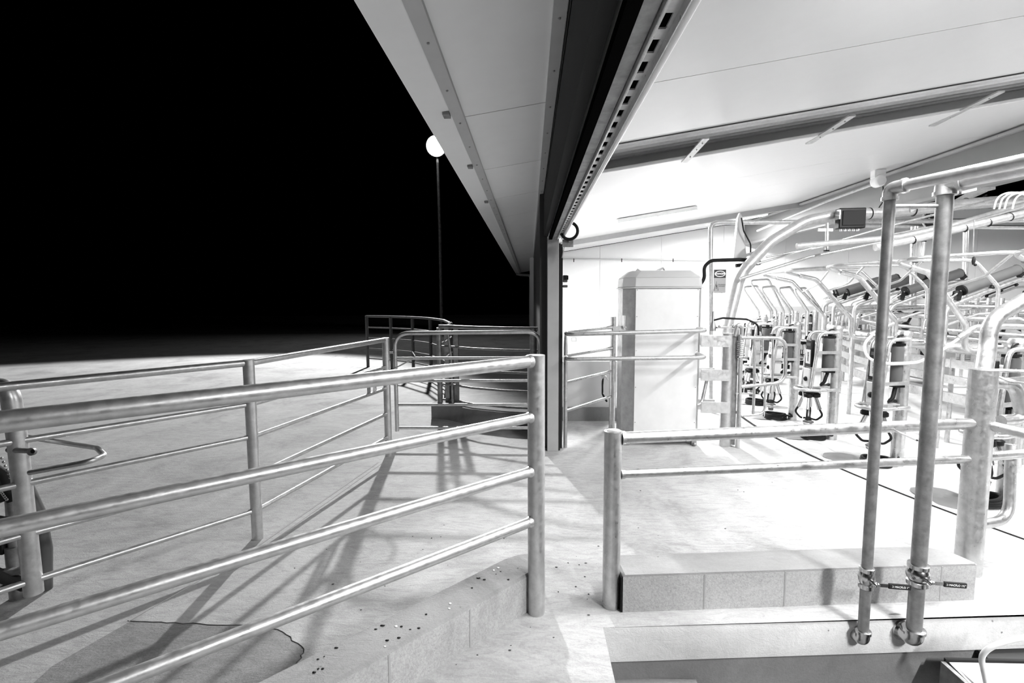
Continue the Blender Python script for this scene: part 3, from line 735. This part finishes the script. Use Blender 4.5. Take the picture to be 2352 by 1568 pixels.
m = MB(); m.rod((xe-.05, 5.1, .12), (xe-.05, 5.1, 1.22), .022, 14); m.tube(fillet([(xe-.04, 5.1, .42), (xe+.10, 5.15, .42), (xe+.18, 5.2, .75)], .08, 6), .018, 10); m.build('right_post', M['galv_in'], t)
# low wall behind
m = MB(); m.box(((.32+1.05)/2+.0, 6.15, .46), (.80, .04, .58)); 
lw = tag(m.build('low_panel', M['lid']), 'low grey panel behind the barrier beside the cabinet', 'panel')
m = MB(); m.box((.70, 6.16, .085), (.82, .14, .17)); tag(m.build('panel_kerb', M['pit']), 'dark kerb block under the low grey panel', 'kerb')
m = MB(); c = P(1385, 865, 5.9); m.tube(fillet([P(1385, 905, 5.95), P(1384, 868, 5.95), P(1390, 862, 5.9), P(1396, 872, 5.9)], .02, 4), .010, 8); m.rod(P(1380, 862, 5.92), P(1391, 860, 5.92), .008)
tag(m.build('water_tap', M['galv']), 'small bent tap beside the low grey panel', 'tap')
m = MB(); m.tube(fillet([P(1385, 866, 5.95), P(1384, 880, 5.95), P(1384, 905, 5.95), P(1394, 922, 5.95)], .05, 5), .012, 8); tag(m.build('tap_hose', M['black']), 'short black hose hanging under the small tap', 'hose')
# hinge column with flat plates
hy = 5.08; hx = P(1667, 1028, hy).x
t = thing('hinge_column', (hx, hy, 0), 'stout galvanised column with three flat bracket plates right of the cabinet', 'column')
m = MB(); m.lathe([(.055, 0), (.055, P(1665, 765, hy).z)], (hx-.01, hy, 0), 22); m.build('round_post', M['galv'], t)
m = MB(); m.box((hx+.055, hy, .62), (.045, .07, 1.2)); m.build('channel', M['galv_dull'], t)
m = MB(); m.tube(fillet([(hx+.03, hy-.05, 1.15), (hx+.05, hy-.06, 1.27), (hx+.095, hy-.06, 1.25), (hx+.095, hy-.06, .0)], .05, 6), .021, 14); m.build('hooked_pipe', M['steelbox'], t)
for yy in (783, 861, 935):
    a_, b_ = P(1610, yy, hy-.06), P(1676, yy+1, hy-.065)
    m = MB(); m.bar(a_, b_, .012, .115); m.bar(Vector((a_.x+.01, hy+.08, a_.z)), Vector((b_.x-.1, hy+.08, b_.z)), .012, .11); m.build('bracket_plate', M['galv'], t)
m = MB(); m.box((hx-.03, hy, 1.235), (.22, .08, .015)); m.box((hx+.12, hy-.03, 1.235), (.2, .05, .012)); m.ball((hx+.02, hy-.04, 1.25), .018); m.ball((hx-.12, hy-.04, 1.25), .015); m.lathe([(.03, 0), (.03, .05), (.015, .1), (.012, .2)], (hx-.17, hy, 1.2), 12); m.build('pivot_fitting', M['galv_in'], t)
m = MB(); m.tube(fillet([P(1640, 735, 5.0), P(1660, 730, 5.0), P(1715, 733, 5.0), P(1742, 745, 5.0), P(1742, 770, 5.0)], .08, 6), .010, 10); tag(m.build('air_hose', M['black']), 'black air hose arching over the spring gate by the hinge column', 'hose')
# spring gate
gy2 = 5.0
t = thing('spring_gate', P(1698, 1000, gy2), 'small tubular gate with a coil spring beside the hinge column', 'gate')
A1 = lambda x, y: P(x, y, gy2)
m = MB(); m.rod(A1(1698, 985), A1(1700, 768), .017, 12); m.build('spindle', M['galv_in'], t)
sp0, sp1 = A1(1699, 822), A1(1700, 782)
m = MB(); m.tube([sp0.lerp(sp1, k/80)+Vector((.026*math.cos(k*2*PI/9), .026*math.sin(k*2*PI/9), 0)) for k in range(81)], .005, 6); m.build('spring', M['steel'], t)
m = MB(); m.tube(fillet([A1(1702, 775), A1(1805, 776), A1(1803, 878), A1(1702, 888)], .12, 8), .018, 14); m.build('upper_hoop', M['galv_in'], t)
m = MB(); m.tube(fillet([A1(1732, 772), A1(1733, 880), A1(1730, 950)], .02, 2), .014, 10); m.build('bar', M['galv_in'], t)
for x in (1752, 1775):
    m = MB(); m.rod(A1(x, 778), A1(x-1, 880), .011, 10); m.build('bar', M['galv_in'], t)
m = MB(); m.tube(fillet([A1(1757, 882), A1(1757, 950), A1(1702, 955)], .09, 6), .012, 10); m.build('lower_hoop', M['galv_in'], t)
m = MB(); m.bar(A1(1690, 903), A1(1733, 904), .02, .012); m.build('strap', M['galv_in'], t)

# big bent boom pipe over the platform, box on it
by_ = 5.75
bm_pts = [P(1664, 1000, by_), P(1668, 760, by_), P(1700, 630, by_), P(1768, 556, by_), P(1850, 507, by_), P(1925, 492, by_), P(2035, 489, by_), P(2200, 470, by_), P(2352, 458, by_-.1), P(2700, 420, by_-.3)]
bm_pts[0].z = 0
t = thing('boom_pipe', bm_pts[0], 'big bent pipe rising beside the hinge column and running out over the platform', 'pipe')
m = MB(); m.tube(fillet(bm_pts, .5, 8), .060, 20); m.build('pipe', M['galv'], t)
m = MB()
for px, py in ((1997, 490), (2035, 488), (2097, 483), (2217, 468), (2275, 464)):
    c = P(px, py, by_); m.lathe([(.063, -.006), (.066, 0), (.063, .006)], c, 18, (1, 0, .08))
m.build('cable_tie', M['black'], t)
bx_ = P(1953, 502, by_-.12)
t = thing('pipe_control_box', bx_, 'black control box strapped to the big bent pipe', 'box')
m = MB(); m.box(bx_, (.27, .10, .22), -.1); m.build('case', M['blackp'], t, .01)
m = MB()
for k in range(5): m.rod(bx_+Vector((-.09+.045*k, 0, -.11)), bx_+Vector((-.09+.045*k, 0, -.135)), .014, 10)
m.box(bx_+Vector((-.137, 0, .04)), (.012, .1, .1), -.1); m.build('cable_gland', M['steel'], t)
m = MB(); m.rod(P(1952, 493, by_-.19), P(1953, 486, by_-.19), .01)
m.tube(fillet([P(1925, 495, 5.62), P(1990, 495, 5.62)], .1), .006); m.b.clear(); m.box(bx_+Vector((0, -.055, 0)), (.22, .008, .16), -.1); m.build('cover', M['black'], t, .004)

# ---- overhead service pipes
def opipe(name, pts, y, r, mat, label, cat='pipe', group=None, rf=.15, n=10, ys=None):
    p = [P(a_, b_, (ys[i] if ys else y)) for i, (a_, b_) in enumerate(pts)]
    m = MB(); m.tube(fillet(p, rf, 6), r, n); return tag(m.build(name, mat), label, cat, group)
opipe('service_pipe', [(1632, 945), (1632, 511), (1965, 509), (2352, 505)], 6.6, .030, M['galv_in'], 'upright pale pipe turning right above the danger sign', rf=.1)
opipe('wall_conduit', [(1290, 595), (1700, 597)], YW-.06, .02, M['label'], 'thin conduit running level along the white back wall')
m = MB()
for px in (1318, 1428, 1546): c = P(px, 597, YW-.08); m.bar(c+Vector((0, 0, .04)), c+Vector((0, 0, -.05)), .02, .012, (0, 1, 0))
tag(m.build('conduit_clip', M['dark']), 'row of dark clips on the level wall conduit', 'clip')
opipe('black_conduit', [(1607, 655), (1618, 640), (1617, 612), (1632, 598), (1700, 596), (1738, 598), (1748, 604), (1690, 610)], 5.86, .021, M['black'], 'thick black hose looping from the cabinet to the big bent pipe', 'hose', rf=.12)
m = MB(); m.ext([P(1685, 592, 6.0), P(1715, 592, 6.0), P(1706, 500, 6.0), P(1700, 488, 6.0), P(1695, 500, 6.0)], (0, .05, 0)); m.bar(P(1700, 590, 5.95), P(1765, 570, 5.78), .03, .03); m.bar(P(1700, 598, 5.97), P(1725, 604, 5.80), .03, .03); tag(m.build('pointed_post', M['label']), 'pale pointed board fixed to the big bent pipe above the black hose', 'board')
opipe('draped_cable', [(1703, 500), (1708, 530), (1724, 560), (1724, 595)], 5.95, .008, M['dark'], 'thin dark cable hanging beside the pale pointed board', 'cable', rf=.1)
lines = [([(1740, 605), (2040, 520), (2352, 440)], 5.5, .012, 'thin pale line rising right over the platform, topmost of the bundle'),
         ([(1760, 590), (2040, 540), (2352, 478)], 5.5, .010, 'thin pale line rising right over the platform, second of the bundle'),
         ([(1700, 640), (1860, 590), (2040, 553), (2352, 500)], 5.6, .018, 'middle pipe of the bundle rising right over the platform'),
         ([(1830, 565), (2060, 545), (2180, 520), (2352, 470)], 5.3, .030, 'stout grey pipe of the bundle with dark ties'),
         ([(2010, 568), (2060, 558), (2120, 545), (2352, 490)], 5.0, .036, 'stoutest pipe of the bundle, lowest over the platform'),
         ([(1960, 518), (2352, 522)], 7.2, .03, 'level pipe passing behind the two water pipes')]
for i, (pts, y, r, lab) in enumerate(lines):
    opipe('milk_line', pts, y, r, M['galv'] if r > .02 else M['galv_in'], lab, 'pipe', 'overhead lines over the platform')
m = MB()
for px, py in ((2097, 551), (2215, 524), (2270, 511), (2320, 498)):
    c = P(px, py, 5.0); m.lathe([(.038, -.005), (.041, 0), (.038, .005)], c, 16, (1, 0, .25))
tag(m.build('pipe_tie', M['black']), 'dark cable ties on the lowest overhead pipe', 'cable tie')
for i, off in enumerate((0, 12, 24, 42)):
    opipe('white_hose_arc', [(2283+off, 480), (2290+off, 452), (2318+off, 440), (2352+off, 446), (2400+off, 470)], 4.9, .0075, M['white'], 'white hose arching over the overhead pipes at the right edge', 'hose', 'arching white hoses', rf=.3)
# joint box on the bulkhead line with cable
t = thing('junction_box', P(2017, 418, 7.4), 'white junction box at the top of the grey bulkhead with a dangling cable', 'box')
m = MB(); m.lathe([(.07, -.07), (.085, -.05), (.085, .05), (.07, .07)], P(2017, 416, 7.4), 16, (0, 1, 0)); m.box(P(2017, 400, 7.4), (.16, .1, .12)); m.build('case', M['white'], t, .01)
m = MB(); m.tube(fillet([P(2028, 428, 7.4), P(2030, 460, 7.2), P(2018, 478, 6.8), P(2013, 488, 6.0)], .3, 6), .008, 6); m.build('cable', M['black'], t)
opipe('bulkhead_conduit', [(2010, 422), (1900, 462), (1800, 505), (1740, 530)], 0, .022, M['galv_in'], 'pale conduit sloping along the grey bulkhead to the junction box', 'pipe', ys=[7.6, 8.6, 9.8, 11.0])
# vertical pipes and hanging things right
opipe('hanging_pipe', [(2219, 512), (2213, 760)], 6.2, .028, M['galv'], 'upright grey pipe between the platform and the overhead lines')
t = thing('glass_jar', P(2110, 550, 5.6), 'clear milk jar hanging below the overhead pipes between the water pipes', 'jar')
a_, b_ = P(2113, 556, 5.6), P(2109, 600, 5.6)
m = MB(); m.rod(b_, a_, .05, 20); m.build('cylinder', M['glass'], t)
m = MB(); m.lathe([(.055, 0), (.055, .03)], a_, 16); m.lathe([(.03, .03), (.03, .07)], a_, 12); m.lathe([(.052, -.012), (.052, 0)], b_, 16); m.build('collar', M['dark'], t)
opipe('drop_pipe', [(2100, 520), (2098, 610), (2096, 700)], 5.9, .035, M['galv_in'], 'pale drop pipe beside the clear milk jar')
t = thing('pull_cord', P(2237, 505, 4.6), 'thin hanging cord with a small dark hook above the grey rubber rollers', 'cord')
m = MB(); m.rod(P(2238, 505, 4.6), P(2234, 590, 4.6), .004, 6); m.build('cord', M['galv_in'], t)
m = MB(); m.lathe([(.004, .05), (.012, .03), (.014, 0), (.008, -.03)], P(2236, 600, 4.6), 10); m.ball(P(2240, 608, 4.6), .012); m.build('hook', M['black'], t)
t = thing('drop_valve', P(1899, 540, 5.5), 'small valve hanging from the overhead lines left of the water pipes', 'valve')
m = MB(); m.rod(P(1900, 512, 5.5), P(1899, 575, 5.5), .017, 10); m.bar(P(1878, 528, 5.5), P(1912, 528, 5.5), .02, .03); m.build('stem', M['galv'], t)
m = MB(); m.lathe([(.028, 0), (.03, .012)], P(1898, 577, 5.5), 14); m.build('cap', M['black'], t)
t = thing('round_fan', P(2140, 500, 7.1), 'round dark perforated motor plate behind the water pipes', 'motor')
c = P(2140, 503, 7.1); m = MB(); m.lathe([(.11, 0), (.11, .04), (.02, .05)], c, 24, (0, -1, 0)); m.build('disc', M['dark'], t)
m = MB()
for k in range(8): m.ball(c+Vector((.07*math.cos(k*PI/4), -.045, .07*math.sin(k*PI/4))), .014)
m.build('hole_ring', M['galv'], t)
m = MB(); m.tube([c+Vector((.14*math.cos(k*PI/12), -.02, .14*math.sin(k*PI/12))) for k in range(24)], .012, 8, closed=True); m.rod(c+Vector((0, 0, -.1)), P(2140, 519, 7.2), .012, 6); m.build('rim', M['galv_in'], t)
# chain tray against the night
t = thing('ceiling_rail_bracket', P(2230, 450, 6.5), 'flat bracket with a sagging chain in front of the night sky', 'bracket')
m = MB(); m.ext([P(2192, 460, 6.8), P(2225, 441, 6.2), P(2268, 433, 6.0), P(2268, 440, 6.0), P(2200, 470, 6.8)], (0, .02, 0)); m.bar(P(2226, 438, 6.0), P(2268, 436, 6.0), .2, .03); m.build('plate', M['galv'], t)
m = MB()
for k in range(16):
    q = k/15; p = P(2195+q*70, 470-22*q+10*math.sin(PI*q), 6.1); m.tube([p+Vector((.012*math.cos(t_), 0, .008*math.sin(t_))) for t_ in [2*PI*j/8 for j in range(8)]], .0035, 5, closed=True)
m.build('chain', M['dark'], t)
m = MB(); c = P(2117, 465, 4.4); m.ext([P(2091, 472, 2.25), P(2122, 470, 2.25), P(2122, 477, 2.25), P(2108, 479, 2.25), P(2092, 487, 2.25)], (0, .01, 0)); tag(m.build('bracket_plate', M['white']), 'pale angled plate just under the bar between the water pipes', 'plate')

# danger sign
c = P(1653, 645, YW-.03); sw, sh = 27/F*YW, 51/F*YW
t = thing('danger_sign', c, 'grey DANGER crushing hazard sign on the white back wall', 'sign')
m = MB(); m.box(c, (sw, .012, sh)); m.build('board', M['sign'], t)
m = MB(); m.box(c+Vector((0, -.008, sh*.31)), (sw*.96, .006, sh*.35)); m.build('header', M['dark'], t)
m = MB(); m.lathe([(.5, 0), (.5, .004)], (0, 0, 0), 28, (0, -1, 0)); 
for v in m.b.verts: v.co = c+Vector((v.co.x*sw*.86, v.co.y*1-.012, sh*.31+v.co.z*sh*.26))
m.build('oval', M['white'], t)
m = MB(); m.lathe([(.5, 0), (.5, .004)], (0, 0, 0), 28, (0, -1, 0)); 
for v in m.b.verts: v.co = c+Vector((v.co.x*sw*.78, v.co.y*1-.0145, sh*.31+v.co.z*sh*.21))
m.build('oval_field', M['dark'], t)
text('DANGER', 'lettering', sw*.19, M['white'], frame(c+Vector((0, -.021, sh*.31)), (1, 0, 0), (0, 0, 1)), t)
text('CRUSHING\nHAZARD', 'lettering', sw*.13, M['black'], frame(c+Vector((sw*.17, -.008, -sh*.2)), (1, 0, 0), (0, 0, 1)), t)
m = MB(); tri = [c+Vector((-sw*.44, -.008, -sh*.42)), c+Vector((-sw*.10, -.008, -sh*.42)), c+Vector((-sw*.27, -.008, -sh*.02))]
m.tube(tri, .006, 6, closed=True); m.rod(c+Vector((-sw*.27, -.009, -sh*.35)), c+Vector((-sw*.22, -.009, -sh*.2)), .006, 6); m.rod(c+Vector((-sw*.27, -.009, -sh*.25)), c+Vector((-sw*.3, -.009, -sh*.14)), .006, 6); m.build('triangle', M['black'], t)
# small label on wall, winch at column
c = P(1318, 779, 7.0)
m = MB(); m.box(c, (.085, .02, .07)); o = thing('wall_switch', c, 'small square switch plate seen above the barrier next to the column', 'switch'); m.build('plate', M['lid'], o, .006)
m = MB(); m.box(c+Vector((0, -.012, 0)), (.05, .004, .035)); m.build('face', M['white'], o)
c = P(1298, 640, 4.99)
t = thing('door_motor', c, 'small dark door motor fixed to the inside of the door guide', 'motor')
m = MB(); m.box(c, (.045, .06, .07)); m.box(c+Vector((0, 0, -.075)), (.05, .04, .025)); m.build('case', M['greyp'], t, .006)
m = MB()
for k in range(4): m.lathe([(.022, 0), (.022, .006)], c+Vector((-.01+.011*k, -.03, .01)), 12, (1, 0, 0))
m.build('fin', M['dark'], t)

# ------------------------------------------------------------------ milking stalls on the platform
# local frame of a stall: origin at post base, +x outwards from the platform centre, +z up
def stall_parts():
    root = thing('milking_station', (0, 0, 0), '', 'milking station', 'milking stations round the platform edge')
    m = MB(); m.lathe([(.053, 0), (.053, 1.19), (.058, 1.195), (.058, 1.215), (.045, 1.235)], (0, 0, 0), 20); m.build('post', M['galv_in'], root)
    for s in (-1, 1):
        m = MB(); m.tube(fillet([(.03, s*.075, 1.165), (.235, s*.085, 1.165), (.30, s*.085, .56)], .09, 8), .0165, 12); m.build('hoop', M['galv_in'], root)
    m = MB(); m.tube(fillet([(0, .085, .555), (.26, .12, .555), (.38, .09, .555), (.40, 0, .555), (.38, -.09, .555), (.26, -.12, .555), (0, -.085, .555)], .07, 5), .0165, 12); m.build('ring', M['galv_in'], root)
    for z in (.955, .775):
        for s in (-1, 1): m = MB(); m.bar((.02, s*.085, z), (.27, s*.09, z), .012, .032); m.build('cross_bar', M['galv_in'], root)
    m = MB(); m.box((.215, -.01, .80), (.09, .11, .50)); m.box((.30, 0, .68), (.015, .11, .20)); m.build('meter_housing', M['lid'], root, .01)
    cb = MB(); cb.box((.275, 0, .94), (.035, .105, .29)); cbo = cb.build('control_panel', M['blackp'], root, .006)
    m = MB(); m.box((.2935, 0, .905), (.004, .078, .15)); lb = m.build('panel_label', M['label'], cbo)
    m = MB(); m.box((.2935, 0, 1.035), (.004, .07, .03)); m.build('display', M['greyp'], cbo)
    text('309000', 'lettering', .034, M['black'], frame((.2965, 0, .905), (0, 0, -1), (0, 1, 0)), cbo, .0008)
    m = MB(); m.ball((.31, 0, .665), .026, .8, 1, 1); m.build('knob', M['black'], root)
    m = MB(); m.lathe([(.05, .78), (.054, .80), (.054, 1.08), (.05, 1.10)], (.10, .025, 0), 18); m.build('milk_meter', M['greyp'], root)
    m = MB(); m.box((.10, .025, 1.115), (.13, .05, .02)); m.lathe([(.02, 1.10), (.02, 1.15), (.008, 1.155)], (.08, .025, 0), 10); m.tube(fillet([(.10, .025, 1.12), (.10, .025, 1.19), (.04, .025, 1.2)], .03, 4), .009, 8); m.build('meter_top', M['black'], root)
    m = MB(); m.tube(fillet([(.09, .03, .76), (.15, .06, .62), (.22, -.02, .575), (.10, .02, .59), (.06, .0, .60)], .06, 5), .017, 10)
    m.box((.09, .03, .755), (.09, .09, .04)); m.build('hose_fitting', M['black'], root)
    m = MB(); m.ext([(.10, -.09, .58), (.36, -.06, .58), (.36, .06, .58), (.10, .09, .58)], (0, 0, .012)); m.build('tray', M['galv_in'], root)
    return root
def cluster_parts():
    root = thing('teat_cup_cluster', (0, 0, 0), '', 'milking cluster', 'teat cup clusters hanging from the stations')
    m = MB()
    for sx, sy in ((-1, -1), (1, -1), (1, 1), (-1, 1)): m.lathe([(.025, .034), (.044, .02), (.046, -.008), (.036, -.016)], (.26+sx*.040, sy*.046, .488), 14)
    m.lathe([(.05, .50), (.055, .505), (.055, .525), (.03, .53)], (.26, 0, 0), 16); m.build('rubber_head', M['black'], root)
    for sx, sy in ((-1, -1), (1, -1), (1, 1), (-1, 1)):
        a_ = Vector((.26+sx*.035, sy*.045, .485)); b_ = Vector((.26+sx*.065, sy*.085, .345))
        m = MB(); m.tube([a_, a_.lerp(b_, .15), a_.lerp(b_, .9), b_], .019, 12, .021); m.build('teat_cup', M['steel'], root)
    m = MB()
    for sx, sy in ((-1, -1), (1, -1), (1, 1), (-1, 1)):
        b_ = Vector((.26+sx*.065, sy*.085, .345)); m.tube(fillet([b_, b_+Vector((sx*.02, sy*.025, -.06)), Vector((.26+sx*.05, sy*.06, .225)), Vector((.26, 0, .235))], .04, 5), .0105, 8)
    m.lathe([(.028, .21), (.032, .22), (.022, .25)], (.26, 0, 0), 14); m.build('short_tube', M['black'], root)
    m = MB(); m.lathe([(.03, .15), (.05, .17), (.052, .20), (.03, .215)], (.26, 0, 0), 18); m.build('claw_bowl', M['glass'], root)
    m = MB(); m.lathe([(.022, .115), (.03, .12), (.03, .155)], (.26, 0, 0), 14); m.lathe([(.053, .19), (.056, .195), (.053, .20)], (.26, 0, 0), 18); m.build('claw_base', M['greyp'], root)
    m = MB(); m.tube(fillet([(.37, .06, .54), (.36, .075, .33), (.375, .08, .20), (.35, .05, .10), (.345, .03, .04)], .06, 5), .004, 6); m.build('pulsation_cord', M['white'], root)
    return root
def coil():
    root = MB()
    for k in range(4): root.tube([(.20+(.135-.006*k)*math.cos(t_), -.02+(.10-.004*k)*math.sin(t_), .016+.018*k+.006*math.sin(t_*2+k)) for t_ in [2*PI*j/28 for j in range(28)]], .0115, 8, closed=True)
    root.tube(fillet([(.08, 0, .06), (.02, .07, .05), (.07, .08, .10)], .03, 4), .0115, 8)
    return root.build('milk_hose_coil', M['black'])
def flap():
    m = MB(); pts = [(.17, -.28), (.28, -.36), (.42, -.38), (.50, -.30), (.47, -.20), (.52, -.10), (.48, .0), (.36, .05), (.22, .02), (.14, -.08)]
    c = Vector((.33, -.17)); rings = []
    for f, z in ((1, .004), (.8, .02), (.5, .030), (.2, .022)):
        rings.append([m.b.verts.new((c.x+(p[0]-c.x)*f, c.y+(p[1]-c.y)*f, z+.012*math.sin(p[1]*12))) for p in fillet([(a_[0], a_[1], 0) for a_ in pts], .05, 2, True)])
    for A, B in zip(rings, rings[1:]):
        for k in range(len(A)): m._q(A[k], A[(k+1) % len(A)], B[(k+1) % len(A)], B[k])
    m._n(rings[-1])
    g = bmesh.ops.extrude_face_region(m.b, geom=list(m.b.faces))
    for v in [q for q in g['geom'] if isinstance(q, bmesh.types.BMVert)]: v.co.z = max(.0008, v.co.z-.003)
    return m.build('rubber_flap', M['mat'])
def divider():
    root = thing('bail_divider', (0, 0, 0), '', 'stall divider', 'bent pipe stall dividers')
    m = MB(); m.tube(fillet([(-1.0, 0, 1.04), (-.62, 0, 1.04), (-.62, 0, 1.28), (-.20, -.0, 1.75), (.0, 0, 1.80)], .10, 6), .026, 12); m.build('bent_pipe', M['galv_in'], root)
    m = MB(); m.tube(fillet([(-.02, 0, 1.795), (.18, .02, 1.845), (.20, .22, 1.86), (-.25, .55, 1.88), (-.75, .70, 1.87), (-.98, .72, 1.62), (-1.0, .70, 1.3)], .14, 6), .0165, 10); m.build('cow_loop', M['galv_in'], root)
    m = MB(); m.tube(fillet([(-.32, .0, 1.6), (-.44, .26, 1.70), (-.52, .40, 1.88)], .1, 4), .012, 8); m.build('strut', M['galv_in'], root)
    return root
def rumprail():
    root = thing('rubber_roller', (0, 0, 0), '', 'roller', 'grey rubber rollers on sloping pipes')
    a_, b_ = Vector((-1.03, -.40, 1.60)), Vector((-1.60, -.36, 1.80)); ax = (b_-a_).normalized()
    m = MB(); m.rod(a_, b_, .052, 20); m.build('roller', M['greyp'], root)
    m = MB(); m.lathe([(.055, -.014), (.057, 0), (.054, .006)], a_, 20, ax); m.bar(a_-ax*.03, a_-ax*.03+Vector((.02, 0, -.09)), .05, .03, (0, 1, 0)); m.build('end_cap', M['black'], root)
    m = MB(); m.bar(b_+ax*.0, b_+Vector((-.05, 0, -.06)), .05, .04, (0, 1, 0)); m.lathe([(.055, 0), (.04, .02)], b_, 20, ax); m.build('end_cap', M['black'], root)
    m = MB(); m.ball(a_.lerp(b_, .55)+Vector((0, 0, -.085)), .025); m.build('knob', M['black'], root)
    m = MB(); m.tube(fillet([(-.86, -.40, 0), (-.86, -.40, 1.42), (-1.06, -.40, 1.50), (-1.62, -.36, 1.70), (-2.0, -.3, 1.72)], .10, 6), .024, 12); m.build('sloping_pipe', M['galv_in'], root)
    m = MB(); m.rod(a_-ax*.0, a_+Vector((.16, 0, -.10)), .009, 8); m.tube(fillet([(-.86, -.40, 1.25), (-1.2, -.38, 1.36), (-1.9, -.36, 1.40)], .1, 4), .014, 8)
    m.tube(fillet([(-1.05, -.2, .9), (-1.1, -.2, 1.32), (-1.5, -.2, 1.32), (-1.55, -.2, .9)], .08, 5), .016, 8); m.build('linkage', M['galv_in'], root)
    return root
kits = [stall_parts(), cluster_parts(), coil(), flap(), divider(), rumprail()]
tag(kits[2], '', 'hose', 'coiled hoses on the platform'); tag(kits[3], '', 'mat', 'grey rubber flaps on the platform')
RS = 6.43; angs = [24.7-7.5*k for k in range(20)]
ordn = ['cut off at the right edge', 'first in view from the right edge', 'second from the right edge', 'third from the right edge', 'fourth from the right edge', 'fifth from the right edge', 'sixth from the right edge']
desc = ['galvanised milking station post with black control panel', 'hanging teat cup cluster with black tubes', 'black milk hose coiled on the platform', 'grey rubber flap lying on the platform edge', 'bent pipe stall divider with a high loop', 'grey rubber roller on a sloping pipe']
farl = ['distant milking station in the crowd across the platform', 'distant hanging teat cup cluster across the platform', 'distant coiled black hose across the platform', '', 'distant bent pipe divider in the crowd across the platform', 'distant rubber roller in the crowd across the platform']
for i, a_ in enumerate(angs):
    al = math.radians(a_); out = Vector((-math.cos(al), -math.sin(al), 0)); pos = CEN+out*RS
    rz = math.atan2(out.y, out.x)
    for j, kt in enumerate(kits):
        if j == 3 and i > 6: continue
        if j == 4 and i > 5: continue
        if j in (1, 2) and i > 12: continue
        o = kt if i == 0 else copy_tree(kt)
        o.location = pos; o.rotation_euler = (0, 0, rz)
        o['label'] = (desc[j]+', '+ordn[i]) if i < len(ordn) else farl[j]
# children of the kit roots were parented at the origin, so their inverse stays identity

# white hose guide loop in front of the second station
m = MB(); m.tube(fillet([P(2052, 742, 4.5), P(2010, 762, 4.4), P(1983, 790, 4.3), P(1992, 825, 4.2), P(2040, 836, 4.1), P(2110, 832, 4.1), P(2170, 800, 4.2), P(2205, 775, 4.2), P(2245, 752, 4.2), P(2352, 748, 4.2), P(2420, 748, 4.2)], .2, 6), .011, 10)
t = thing('hose_guide', P(2110, 832, 4.1), 'white hose loop sagging behind the two upright water pipes', 'hose'); m.build('hose', M['white'], t)
m = MB(); m.tube(fillet([P(2202, 777, 4.2), P(2240, 751, 4.2), P(2300, 750, 4.2), P(2460, 752, 4.2)], .1, 5), .024, 12); m.tube([P(2050, 744, 4.45), P(1996, 769, 4.38)], .018, 10); m.build('sleeve', M['galv_in'], t)

# tall hooped rails on the far left of the platform
for i, (px, sc_) in enumerate(((1722, 1.0), (1748, 1.25), (1762, .95), (1800, .9), (1835, .85))):
    y = 8.6-.1*i
    m = MB(); b_ = P(px+20, 735, y); hw = .16*sc_*1.3
    m.tube(fillet([Z(b_, .9), b_+Vector((0, 0, .15)), b_+Vector((-.30*sc_, 0, .15+.42*sc_)), b_+Vector((.02, .15, .17+.42*sc_)), b_+Vector((.30, .15, .15)), b_+Vector((.30, .15, -.2))], .06, 4), .018, 8)
    tag(m.build('far_hoop', M['galv_in']), 'slanted pipe hoop standing beyond the spring gate, %s' % ('leftmost', 'tallest and second from left', 'third from left', 'fourth from left', 'rightmost')[i], 'hoop', 'slanted hoops beyond the spring gate')
